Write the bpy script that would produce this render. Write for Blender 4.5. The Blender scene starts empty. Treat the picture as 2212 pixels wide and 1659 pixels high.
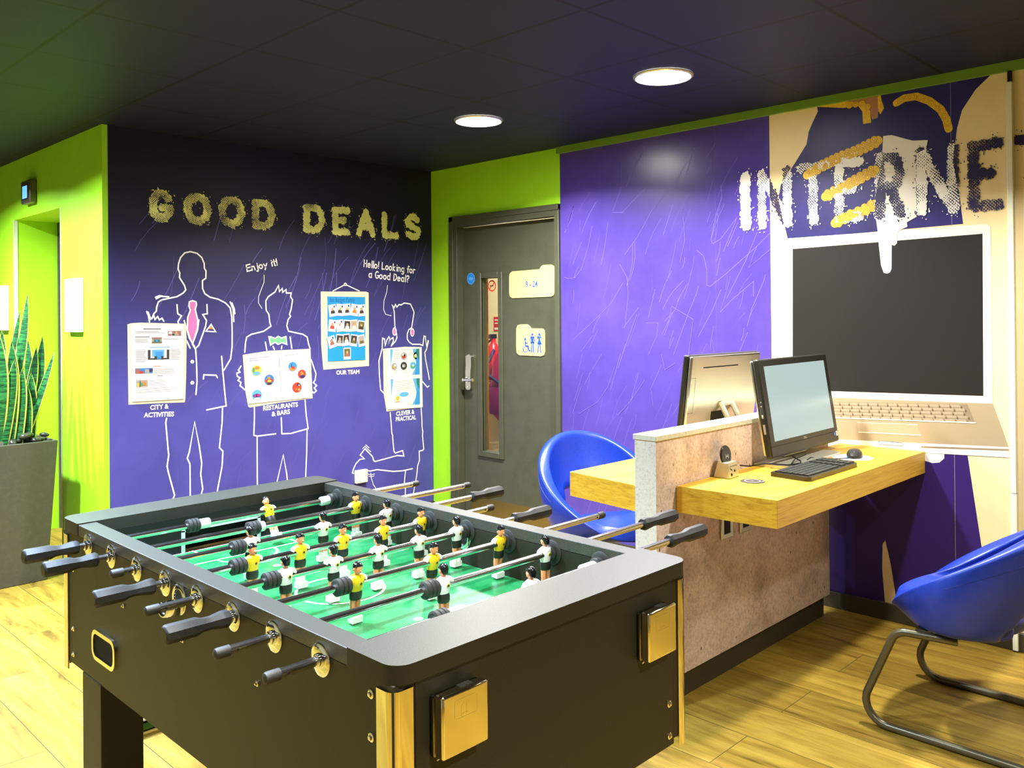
import bpy, math, random
import numpy as np
from mathutils import Matrix, Vector
random.seed(7)
C = bpy.context.scene.collection
PI = math.pi

EXPOSURE = 0.0; WORLD = .05; HALL = 60; SPREAD = 2.05
WRM = (1, .975, .93); CL = (.78, .95, 1.12); CLF = (.68, .90, 1.25)
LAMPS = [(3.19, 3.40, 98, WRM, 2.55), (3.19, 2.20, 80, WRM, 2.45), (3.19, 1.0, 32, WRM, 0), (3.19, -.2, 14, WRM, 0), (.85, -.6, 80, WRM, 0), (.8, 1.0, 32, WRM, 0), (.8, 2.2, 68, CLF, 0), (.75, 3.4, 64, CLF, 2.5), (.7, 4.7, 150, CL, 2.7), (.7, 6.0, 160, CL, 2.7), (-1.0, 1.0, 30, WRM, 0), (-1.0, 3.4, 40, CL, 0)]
LAMPEM = 70; SCREEN = .72
CEIL_A = (.006, .008, .030); CEIL_B = (.0075, .010, .038)
PURP_A = (.062, .039, .27); PURP_B = (.088, .055, .345)
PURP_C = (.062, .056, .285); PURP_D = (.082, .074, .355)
CH = dict(a=.295, b=.31, yc=-.02, zf=.405, zb=.825, pw=1.0, ra=.265, rb=.19, ryc=.03, seat=.396, zt=.352, yf=.24)
CHAIR2 = (3.26, .93, 0, 0); CHAIR1 = (3.36, 2.68, 0, 2.80)
# ------------------------------------------------------------------ camera, light, exposure
def make_camera():
    yaw, pitch, roll = .77351, .00444, .00897
    fw = Vector((math.cos(pitch)*math.cos(yaw), math.cos(pitch)*math.sin(yaw), math.sin(pitch)))
    r = Vector((math.sin(yaw), -math.cos(yaw), 0)); d = fw.cross(r)
    c, s = math.cos(roll), math.sin(roll)
    right = c*r+s*d; down = -s*r+c*d
    cam = bpy.data.cameras.new('camera'); o = bpy.data.objects.new('camera', cam); C.objects.link(o)
    m = Matrix((right, -down, -fw)).transposed().to_4x4(); m.translation = (0, 0, 1.44)
    o.matrix_world = m
    cam.sensor_width = 36; cam.lens = 1859.29/2212*36
    cam.shift_x = (1106-1118.63)/2212; cam.shift_y = (671.1-829.5)/2212
    cam.clip_start = .05
    bpy.context.scene.camera = o
make_camera()
sc = bpy.context.scene
sc.view_settings.view_transform = 'Standard'; sc.view_settings.look = 'None'
sc.view_settings.gamma = 1; sc.view_settings.use_curve_mapping = False
sc.view_settings.exposure = EXPOSURE
w = bpy.data.worlds.new('world'); sc.world = w; w.use_nodes = True
w.node_tree.nodes['Background'].inputs[0].default_value = (1, .95, .85, 1)
w.node_tree.nodes['Background'].inputs[1].default_value = WORLD
H = 2.493
def lamp(x, y, power, z=H-.018, size=.15, spread=None, col=(1, .95, .84)):
    l = bpy.data.lights.new('downlight_or_fill_light', 'AREA'); l.shape = 'DISK'; l.size = size
    l.energy = power; l.spread = spread or SPREAD; l.color = col
    o = bpy.data.objects.new('downlight_or_fill_light', l); C.objects.link(o); o.location = (x, y, z)
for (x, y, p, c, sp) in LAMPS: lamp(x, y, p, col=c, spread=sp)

# ------------------------------------------------------------------ materials
MATS = {}
def lin(c):
    return tuple((v/255/12.92 if v/255 <= .04045 else ((v/255+.055)/1.055)**2.4) for v in c)
def mat(name, col, rough=.5, metal=0., spec=.5, emis=None, estr=0, alpha=None, trans=0, coat=0):
    if name in MATS: return MATS[name]
    m = bpy.data.materials.new(name); m.use_nodes = True
    b = m.node_tree.nodes['Principled BSDF']
    b.inputs['Base Color'].default_value = (*col, 1); b.inputs['Roughness'].default_value = rough
    b.inputs['Metallic'].default_value = metal; b.inputs['Specular IOR Level'].default_value = spec
    if emis: b.inputs['Emission Color'].default_value = (*emis, 1); b.inputs['Emission Strength'].default_value = estr
    if trans: b.inputs['Transmission Weight'].default_value = trans
    if coat: b.inputs['Coat Weight'].default_value = coat; b.inputs['Coat Roughness'].default_value = .15
    MATS[name] = m; return m
def nodes(m):
    nt = m.node_tree; return nt, nt.nodes, nt.links, nt.nodes['Principled BSDF']
def coords(nt, scale=(1, 1, 1), rot=(0, 0, 0)):
    t = nt.nodes.new('ShaderNodeNewGeometry'); mp = nt.nodes.new('ShaderNodeMapping')
    mp.inputs['Scale'].default_value = scale; mp.inputs['Rotation'].default_value = rot
    nt.links.new(t.outputs['Position'], mp.inputs['Vector']); return mp.outputs['Vector']
def noise(nt, vec, scale, detail=4, rough=.6, dist=0):
    n = nt.nodes.new('ShaderNodeTexNoise'); n.inputs['Scale'].default_value = scale
    n.inputs['Detail'].default_value = detail; n.inputs['Roughness'].default_value = rough
    n.inputs['Distortion'].default_value = dist
    nt.links.new(vec, n.inputs['Vector']); return n.outputs['Fac']
def ramp(nt, fac, stops):
    r = nt.nodes.new('ShaderNodeValToRGB'); e = r.color_ramp.elements
    while len(e) < len(stops): e.new(.5)
    for i, (p, c) in enumerate(stops): e[i].position = p; e[i].color = (*c, 1)
    nt.links.new(fac, r.inputs['Fac']); return r.outputs['Color']
def mix(nt, fac, a, b, mode='MIX'):
    n = nt.nodes.new('ShaderNodeMix'); n.data_type = 'RGBA'; n.blend_type = mode
    for sock, val in ((n.inputs[0], fac), (n.inputs[6], a), (n.inputs[7], b)):
        if hasattr(val, 'is_output'): nt.links.new(val, sock)
        else: sock.default_value = val if not isinstance(val, tuple) else (*val, 1)
    return n.outputs[2]
def bump(nt, b, h, strength=.2, dist=.002):
    n = nt.nodes.new('ShaderNodeBump'); n.inputs['Strength'].default_value = strength; n.inputs['Distance'].default_value = dist
    nt.links.new(h, n.inputs['Height']); nt.links.new(n.outputs['Normal'], b.inputs['Normal'])
def speck(name, a, b_, scale, rough, lo=.45, hi=.65, metal=0, bmp=0, spec=.5, stretch=(1, 1, 1)):
    if name in MATS: return MATS[name]
    m = mat(name, a, rough, metal, spec); nt, N, L, b = nodes(m)
    f = noise(nt, coords(nt, stretch), scale, 5, .7)
    L.new(ramp(nt, f, [(lo, a), (hi, b_)]), b.inputs['Base Color'])
    if bmp: bump(nt, b, f, bmp, .002)
    return m

GREEN = speck('lime_green_paint', (.34, .72, .010), (.37, .76, .014), 6, .55, bmp=.03)
def wood(name, dark, midc, light, along='x', rough=.45):
    m = mat(name, midc, rough); nt, N, L, b = nodes(m)
    s = (1.2, 5, 30) if along == 'x' else (5, 1.2, 30)
    v = coords(nt, s)
    f = noise(nt, v, 2.2, 6, .62, 1.2)
    c = ramp(nt, f, [(.25, dark), (.48, midc), (.75, light)])
    f2 = noise(nt, coords(nt, tuple(k*2.4 for k in s)), 4, 3, .6, .5)
    c2 = ramp(nt, f2, [(.28, (.55, .45, .3)), (.45, (1, 1, 1))])
    L.new(mix(nt, .45, c, c2, 'MULTIPLY'), b.inputs['Base Color']); bump(nt, b, f, .05)
    return m
OAK = wood('golden_oak_laminate', (.40, .20, .008), (.62, .355, .016), (.75, .48, .045))
def floor_mat():
    m = mat('oak_plank_tile', (.5, .36, .14), .46, spec=.3); nt, N, L, b = nodes(m)
    v = coords(nt, (1, 1, 1), (0, 0, PI/2))
    br = N.new('ShaderNodeTexBrick'); br.offset = .37; br.squash = 1
    for k, val in (('Scale', 1), ('Mortar Size', .0016), ('Mortar Smooth', .3), ('Brick Width', 1.2), ('Row Height', .24), ('Bias', 0)): br.inputs[k].default_value = val
    br.inputs['Color1'].default_value = (0, 0, 0, 1); br.inputs['Color2'].default_value = (1, 1, 1, 1); br.inputs['Mortar'].default_value = (.5, .5, .5, 1)
    mp = N.new('ShaderNodeMapping'); mp.inputs['Location'].default_value = (.3, .245, 0); L.new(v, mp.inputs['Vector']); L.new(mp.outputs[0], br.inputs['Vector'])
    off = N.new('ShaderNodeVectorMath'); off.operation = 'MULTIPLY_ADD'
    L.new(br.outputs['Color'], off.inputs[0]); off.inputs[1].default_value = (7, 5, 3)
    L.new(coords(nt, (7, .9, 1)), off.inputs[2])
    f = noise(nt, off.outputs[0], 1.5, 6, .62, 1.6)
    c = ramp(nt, f, [(.28, (.080, .043, .005)), (.43, (.225, .138, .016)), (.60, (.32, .210, .028)), (.8, (.39, .272, .050))])
    off2 = N.new('ShaderNodeVectorMath'); off2.operation = 'MULTIPLY_ADD'
    L.new(br.outputs['Color'], off2.inputs[0]); off2.inputs[1].default_value = (9, 4, 3); L.new(coords(nt, (22, 1.6, 1)), off2.inputs[2])
    f2 = noise(nt, off2.outputs[0], 2.5, 4, .6, .6)
    c = mix(nt, .5, c, ramp(nt, f2, [(.3, (.62, .55, .42)), (.5, (1, 1, 1))]), 'MULTIPLY')
    tone = mix(nt, .18, c, br.outputs['Color'], 'OVERLAY')
    L.new(mix(nt, br.outputs['Fac'], tone, (.05, .035, .012)), b.inputs['Base Color'])
    return m
FLOOR = floor_mat()
def ceil_mat():
    m = mat('dark_ceiling_tile', (.012, .013, .032), .6, spec=.3); nt, N, L, b = nodes(m)
    g = N.new('ShaderNodeNewGeometry'); sep = N.new('ShaderNodeSeparateXYZ'); L.new(g.outputs['Position'], sep.inputs[0])
    outs = []
    for ax, o in ((0, 1.0943), (1, 3.1088)):
        a = N.new('ShaderNodeMath'); a.operation = 'SUBTRACT'; L.new(sep.outputs[ax], a.inputs[0]); a.inputs[1].default_value = o-60
        p = N.new('ShaderNodeMath'); p.operation = 'PINGPONG'; L.new(a.outputs[0], p.inputs[0]); p.inputs[1].default_value = .3
        l = N.new('ShaderNodeMath'); l.operation = 'LESS_THAN'; L.new(p.outputs[0], l.inputs[0]); l.inputs[1].default_value = .0075
        outs.append(l.outputs[0])
    mx = N.new('ShaderNodeMath'); mx.operation = 'MAXIMUM'; L.new(outs[0], mx.inputs[0]); L.new(outs[1], mx.inputs[1])
    f = noise(nt, coords(nt), 60, 3)
    c = ramp(nt, f, [(.3, CEIL_A), (.7, CEIL_B)])
    L.new(mix(nt, mx.outputs[0], c, (.0004, .0004, .0006)), b.inputs['Base Color'])
    return m
CEIL = ceil_mat()
def concrete():
    m = mat('pinkish_concrete_laminate', (.5, .4, .33), .5); nt, N, L, b = nodes(m)
    v = coords(nt)
    c = ramp(nt, noise(nt, v, 5, 6, .65, .5), [(.3, (.44, .33, .255)), (.5, (.68, .53, .43)), (.7, (.78, .63, .53))])
    c = mix(nt, .5, c, ramp(nt, noise(nt, v, 90, 3, .7), [(.38, (.5, .48, .46)), (.55, (1, 1, 1))]), 'MULTIPLY')
    vo = N.new('ShaderNodeTexVoronoi'); vo.inputs['Scale'].default_value = 22; L.new(coords(nt, (1.6, 1.6, .8)), vo.inputs['Vector'])
    pit = ramp(nt, vo.outputs['Distance'], [(.10, (.08, .055, .04)), (.15, (1, 1, 1))])
    sel = ramp(nt, noise(nt, v, 7, 2), [(.49, (0, 0, 0)), (.55, (1, 1, 1))])
    L.new(mix(nt, sel, c, mix(nt, 1., c, pit, 'MULTIPLY')), b.inputs['Base Color'])
    return m
CONC = concrete()
CONC_EDGE = speck('pale_concrete_edge', (.60, .60, .44), (.42, .42, .31), 120, .5, .5, .7)
CONC_FRONT = speck('grey_concrete_front', (.62, .59, .47), (.40, .38, .28), 110, .5, .5, .72)
PURPLE = speck('purple_wallpaper', PURP_A, PURP_B, 3, .27, .35, .7, spec=.55)
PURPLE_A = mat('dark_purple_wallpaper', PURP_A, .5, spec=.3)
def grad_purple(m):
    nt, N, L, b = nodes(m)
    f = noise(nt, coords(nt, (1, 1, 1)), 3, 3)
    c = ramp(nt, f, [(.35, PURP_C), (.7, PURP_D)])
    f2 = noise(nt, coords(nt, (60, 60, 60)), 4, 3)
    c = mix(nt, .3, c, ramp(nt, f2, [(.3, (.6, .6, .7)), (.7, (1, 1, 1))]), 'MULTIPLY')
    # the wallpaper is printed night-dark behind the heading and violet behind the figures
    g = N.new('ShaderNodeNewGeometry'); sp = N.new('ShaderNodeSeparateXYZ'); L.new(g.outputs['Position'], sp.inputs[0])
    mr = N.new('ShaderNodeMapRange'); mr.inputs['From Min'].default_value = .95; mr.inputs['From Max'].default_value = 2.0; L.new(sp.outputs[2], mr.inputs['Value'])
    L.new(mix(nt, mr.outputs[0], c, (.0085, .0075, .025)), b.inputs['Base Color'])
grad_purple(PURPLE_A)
SCRATCH = mat('pale_violet_chalk_scratch', (.125, .085, .45), .6)
SCRATCH_A = mat('violet_chalk_scratch', (.085, .070, .29), .6)
CHALK = mat('white_chalk_line', (.86, .84, .78), .6)
WHITE = mat('white_paint', (.85, .85, .82), .5)
PAPER = mat('white_paper', (.66, .66, .66), .5)
CREAM = mat('cream_print', (.86, .82, .60), .5)
CREAMWALL = speck('cream_wallpaper', (.82, .66, .36), (.85, .70, .40), 3, .45, spec=.4)
NAVY = mat('navy_print', (.018, .013, .075), .45, spec=.4)
SUITM = speck('royal_navy_print', (.022, .018, .16), (.015, .012, .10), 5, .42, .35, .65, spec=.4)
BLACKP = mat('charcoal_print', (.013, .012, .011), .5, spec=.25)
DOORM = speck('dark_olive_grey_paint', (.064, .068, .042), (.054, .057, .035), 10, .42)
CHROME = mat('chrome', (.80, .79, .74), .07, 1)
ROD = speck('worn_chrome_rod', (.82, .81, .78), (.45, .44, .40), 160, .16, .55, .75, 1)
GOLDCH = mat('polished_warm_chrome', (.84, .76, .52), .10, 1)
STEEL = mat('brushed_steel', (.62, .60, .52), .3, 1)
BRASS = mat('satin_brass_plate', (.38, .33, .17), .35, 1)
LAM = speck('black_laminate', (.014, .012, .005), (.019, .016, .008), 300, .5, .4, .6, spec=.35)
LAMTOP = speck('black_granite_laminate', (.022, .021, .014), (.085, .081, .060), 700, .45, .45, .65, spec=.55)
INNER = mat('matt_black_board', (.008, .0075, .005), .6, spec=.25)
RUBBER = speck('black_rubber', (.018, .018, .014), (.03, .03, .024), 200, .55)
GRIP = speck('black_textured_grip', (.013, .013, .011), (.024, .024, .020), 400, .5, bmp=.12, spec=.4)
BLUE = speck('royal_blue_leatherette', (.003, .024, .27), (.004, .030, .32), 60, .36, .4, .6, bmp=.04)
BLUED = mat('dark_blue_seam', (.004, .02, .17), .4)
OLIVE = mat('olive_grey_tube', (.115, .10, .055), .3, .6)
PLANT = speck('olive_grey_planter', (.062, .056, .034), (.074, .067, .041), 30, .5)

# ------------------------------------------------------------------ mesh helpers
def wloc(o):
    v = Vector((0, 0, 0))
    while o is not None: v += o.location; o = o.parent
    return v
class MB:
    def __init__(s): s.v = []; s.f = []; s.m = []; s.s = []
    def add(s, vs, fs, mi=0, sm=False):
        n = len(s.v); s.v += [tuple(p) for p in vs]
        for f in fs: s.f.append([i+n for i in f]); s.m.append(mi); s.s.append(sm)
        return s
    def box(s, x0, x1, y0, y1, z0, z1, mi=0, M=None):
        vs = [(x, y, z) for x in (x0, x1) for y in (y0, y1) for z in (z0, z1)]
        if M is not None: vs = [tuple(M @ Vector(p)) for p in vs]
        return s.add(vs, [(0, 1, 3, 2), (4, 6, 7, 5), (0, 4, 5, 1), (2, 3, 7, 6), (0, 2, 6, 4), (1, 5, 7, 3)], mi)
    def lathe(s, p0, axis, prof, seg=24, mi=0, sm=True, cap=True, rot=0):
        a = Vector(axis).normalized(); t = Vector((0, 0, 1)) if abs(a.z) < .9 else Vector((1, 0, 0))
        u = a.cross(t).normalized(); v = a.cross(u)
        p0 = Vector(p0); vs = []; fs = []
        for (d, r) in prof:
            for k in range(seg):
                th = 2*PI*k/seg+rot; vs.append(p0+a*d+u*(r*math.cos(th))+v*(r*math.sin(th)))
        for i in range(len(prof)-1):
            for k in range(seg):
                k2 = (k+1) % seg; fs.append((i*seg+k, i*seg+k2, (i+1)*seg+k2, (i+1)*seg+k))
        s.add(vs, fs, mi, sm)
        if cap:
            n = len(s.v)-len(vs)
            for i in (0, len(prof)-1):
                if prof[i][1] > 1e-6: s.f.append([n+i*seg+k for k in range(seg)]); s.m.append(mi); s.s.append(False)
        return s
    def cyl(s, p0, p1, r, seg=20, mi=0, sm=True, r2=None):
        d = Vector(p1)-Vector(p0); return s.lathe(p0, d, [(0, r), (d.length, r if r2 is None else r2)], seg, mi, sm)
    def tube(s, pts, r, seg=12, mi=0, closed=False):
        pts = [Vector(p) for p in pts]; n = len(pts); vs = []; fs = []; up = None
        for i, p in enumerate(pts):
            if closed: t = (pts[(i+1) % n]-pts[i-1]).normalized()
            else: t = (pts[min(i+1, n-1)]-pts[max(i-1, 0)]).normalized()
            if up is None: up = Vector((0, 0, 1)) if abs(t.z) < .9 else Vector((1, 0, 0))
            u = (up-t*up.dot(t)).normalized(); up = u; v = t.cross(u)
            for k in range(seg):
                th = 2*PI*k/seg; vs.append(p+u*(r*math.cos(th))+v*(r*math.sin(th)))
        m = n if closed else n-1
        for i in range(m):
            for k in range(seg):
                k2 = (k+1) % seg; j = (i+1) % n
                fs.append((i*seg+k, i*seg+k2, j*seg+k2, j*seg+k))
        if not closed: fs += [list(range(seg)), [(n-1)*seg+k for k in range(seg)]]
        return s.add(vs, fs, mi, True)
    def loft(s, rings, seg=14, mi=0, P=lambda x, y, z: (x, y, z), sm=True):   # rings (z,cx,cy,rx,ry)
        vs = []; fs = []
        for (z, cx, cy, rx, ry) in rings:
            for k in range(seg):
                th = 2*PI*k/seg; vs.append(P(cx+rx*math.cos(th), cy+ry*math.sin(th), z))
        for i in range(len(rings)-1):
            for k in range(seg):
                k2 = (k+1) % seg; fs.append((i*seg+k, i*seg+k2, (i+1)*seg+k2, (i+1)*seg+k))
        fs += [list(range(seg)), [(len(rings)-1)*seg+k for k in range(seg)]]
        return s.add(vs, fs, mi, sm)
    def ball(s, c, rx, ry, rz, mi=0, seg=16, rows=10, P=None):
        rings = []
        for i in range(rows+1):
            ph = -PI/2+PI*i/rows; rings.append((c[2]+rz*math.sin(ph), c[0], c[1], max(rx*math.cos(ph), 1e-5), max(ry*math.cos(ph), 1e-5)))
        return s.loft(rings, seg, mi, P or (lambda x, y, z: (x, y, z)))
    # flat work on a plane given by W(u,v,d) -> xyz
    def poly(s, W, pts, d, mi=0):
        return s.add([W(u, v, d) for u, v in pts], [list(range(len(pts)))], mi)
    def prism(s, W, pts, d0, d1, mi=0, side=None):
        n = len(pts); vs = [W(u, v, d0) for u, v in pts]+[W(u, v, d1) for u, v in pts]
        s.add(vs, [list(range(n)), list(range(n, 2*n))], mi)
        return s.add(vs, [(i, (i+1) % n, (i+1) % n+n, i+n) for i in range(n)], mi if side is None else side)
    def stroke(s, W, pts, w, d, mi=0):      # a ribbon with mitred joints and round ends
        q = [pts[0]]
        for p in pts[1:]:
            if math.hypot(p[0]-q[-1][0], p[1]-q[-1][1]) > 1e-5: q.append(p)
        closed = len(pts) > 3 and math.hypot(pts[0][0]-pts[-1][0], pts[0][1]-pts[-1][1]) < 1e-5
        if closed and len(q) > 3: q = q[:-1] if math.hypot(q[0][0]-q[-1][0], q[0][1]-q[-1][1]) < 1e-5 else q
        n = len(q); h = w/2
        if n < 2: return s.disc(W, q[0], h, h, d, mi, 8)
        nr = []
        for i in range(n if closed else n-1):
            a, b = q[i], q[(i+1) % n]; l = math.hypot(b[0]-a[0], b[1]-a[1]); nr.append((-(b[1]-a[1])/l, (b[0]-a[0])/l))
        vs = []
        for i in range(n):
            if closed: n1, n2 = nr[i-1], nr[i]
            else: n1, n2 = nr[max(i-1, 0)], nr[min(i, n-2)]
            mx, my = n1[0]+n2[0], n1[1]+n2[1]; l = math.hypot(mx, my)
            if l < .3: mx, my, k = n2[0], n2[1], 1
            else: mx, my = mx/l, my/l; k = min(1/max(mx*n2[0]+my*n2[1], .4), 1.8)
            vs += [W(q[i][0]+mx*h*k, q[i][1]+my*h*k, d), W(q[i][0]-mx*h*k, q[i][1]-my*h*k, d)]
        s.add(vs, [(2*i, 2*i+1, 2*((i+1) % n)+1, 2*((i+1) % n)) for i in range(n if closed else n-1)], mi)
        if not closed:
            for p, m_, sg in ((q[0], nr[0], 1), (q[-1], nr[-1], -1)):
                a0 = math.atan2(m_[1], m_[0])
                s.poly(W, [(p[0]+h*math.cos(a0+sg*PI*k/6), p[1]+h*math.sin(a0+sg*PI*k/6)) for k in range(7)], d, mi)
        return s
    def disc(s, W, c, ru, rv, d, mi=0, seg=24):
        return s.poly(W, [(c[0]+ru*math.cos(2*PI*k/seg), c[1]+rv*math.sin(2*PI*k/seg)) for k in range(seg)], d, mi)
    def ringd(s, W, c, r0, r1, d, mi=0, seg=40, a0=0, a1=2*PI):
        vs = []; 
        for k in range(seg+1):
            th = a0+(a1-a0)*k/seg
            vs += [W(c[0]+r0*math.cos(th), c[1]+r0*math.sin(th), d), W(c[0]+r1*math.cos(th), c[1]+r1*math.sin(th), d)]
        return s.add(vs, [(2*k, 2*k+1, 2*k+3, 2*k+2) for k in range(seg)], mi)
    def text(s, W, txt, size, o, ax, d, mi=0, shear=0, sx=1, bold=0, align='LEFT'):
        # o origin (u,v) of baseline start, ax direction of reading (du,dv) unit
        vs, fs = text2d(txt, size, bold, align, shear)
        nx = (-ax[1], ax[0]) if W not in FLIP else (ax[1], -ax[0])
        return s.add([W(o[0]+ax[0]*x*sx+nx[0]*y, o[1]+ax[1]*x*sx+nx[1]*y, d) for x, y in vs], fs, mi)
    def build(s, name, mats, parent=None, bev=0, sub=0, seg=2, local=False):
        if not isinstance(mats, (list, tuple)): mats = [mats]
        me = bpy.data.meshes.new(name); off = Vector((0, 0, 0)) if (parent is None or local) else wloc(parent)
        me.from_pydata([(p[0]-off.x, p[1]-off.y, p[2]-off.z) for p in s.v], [], s.f)
        for m in mats: me.materials.append(m)
        me.polygons.foreach_set('material_index', s.m); me.polygons.foreach_set('use_smooth', s.s)
        me.update(); me.set_sharp_from_angle(angle=.62)
        o = bpy.data.objects.new(name, me); C.objects.link(o)
        if parent is not None: o.parent = parent
        if bev:
            b = o.modifiers.new('bevel', 'BEVEL'); b.width = bev; b.segments = seg; b.limit_method = 'ANGLE'; b.angle_limit = .7
        if sub: b = o.modifiers.new('sub', 'SUBSURF'); b.levels = sub; b.render_levels = sub
        return o
TC = {}
def text2d(txt, size, bold=0, align='LEFT', shear=0):
    key = (txt, size, bold, align, shear)
    if key in TC: return TC[key]
    cu = bpy.data.curves.new('t', 'FONT'); cu.body = txt; cu.size = size; cu.offset = bold; cu.align_x = align; cu.shear = shear; cu.resolution_u = 3
    o = bpy.data.objects.new('t', cu); C.objects.link(o)
    dg = bpy.context.evaluated_depsgraph_get(); e = o.evaluated_get(dg); me = e.to_mesh()
    vs = [(v.co.x, v.co.y) for v in me.vertices]; fs = [list(p.vertices) for p in me.polygons]
    e.to_mesh_clear(); bpy.data.objects.remove(o); bpy.data.curves.remove(cu)
    TC[key] = (vs, fs); return TC[key]
def tag(o, label, cat, group=None):
    o['label'] = label; o['category'] = cat
    if group: o['group'] = group
    return o
def thing(name, label, cat, loc=(0, 0, 0), group=None):
    o = bpy.data.objects.new(name, None); C.objects.link(o); o.location = loc; o.empty_display_size = .05
    return tag(o, label, cat, group)
def struct(o): o['kind'] = 'structure'; return o
def mm(l): return [(a/1000, b/1000) for a, b in l]
YA, XB, XL, XD = 4.864, 4.08, 1.765, 4.12
def WA(u, v, d): return (u, YA-d, v)
def WB(u, v, d): return (XB-d, u, v)
def WD(u, v, d): return (XD-d, u, v)
def WL(u, v, d): return (XL-d, u, v)
def WF(z0): return lambda u, v, d: (u, v, z0+d)
FLIP = (WB, WD, WL)

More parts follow.
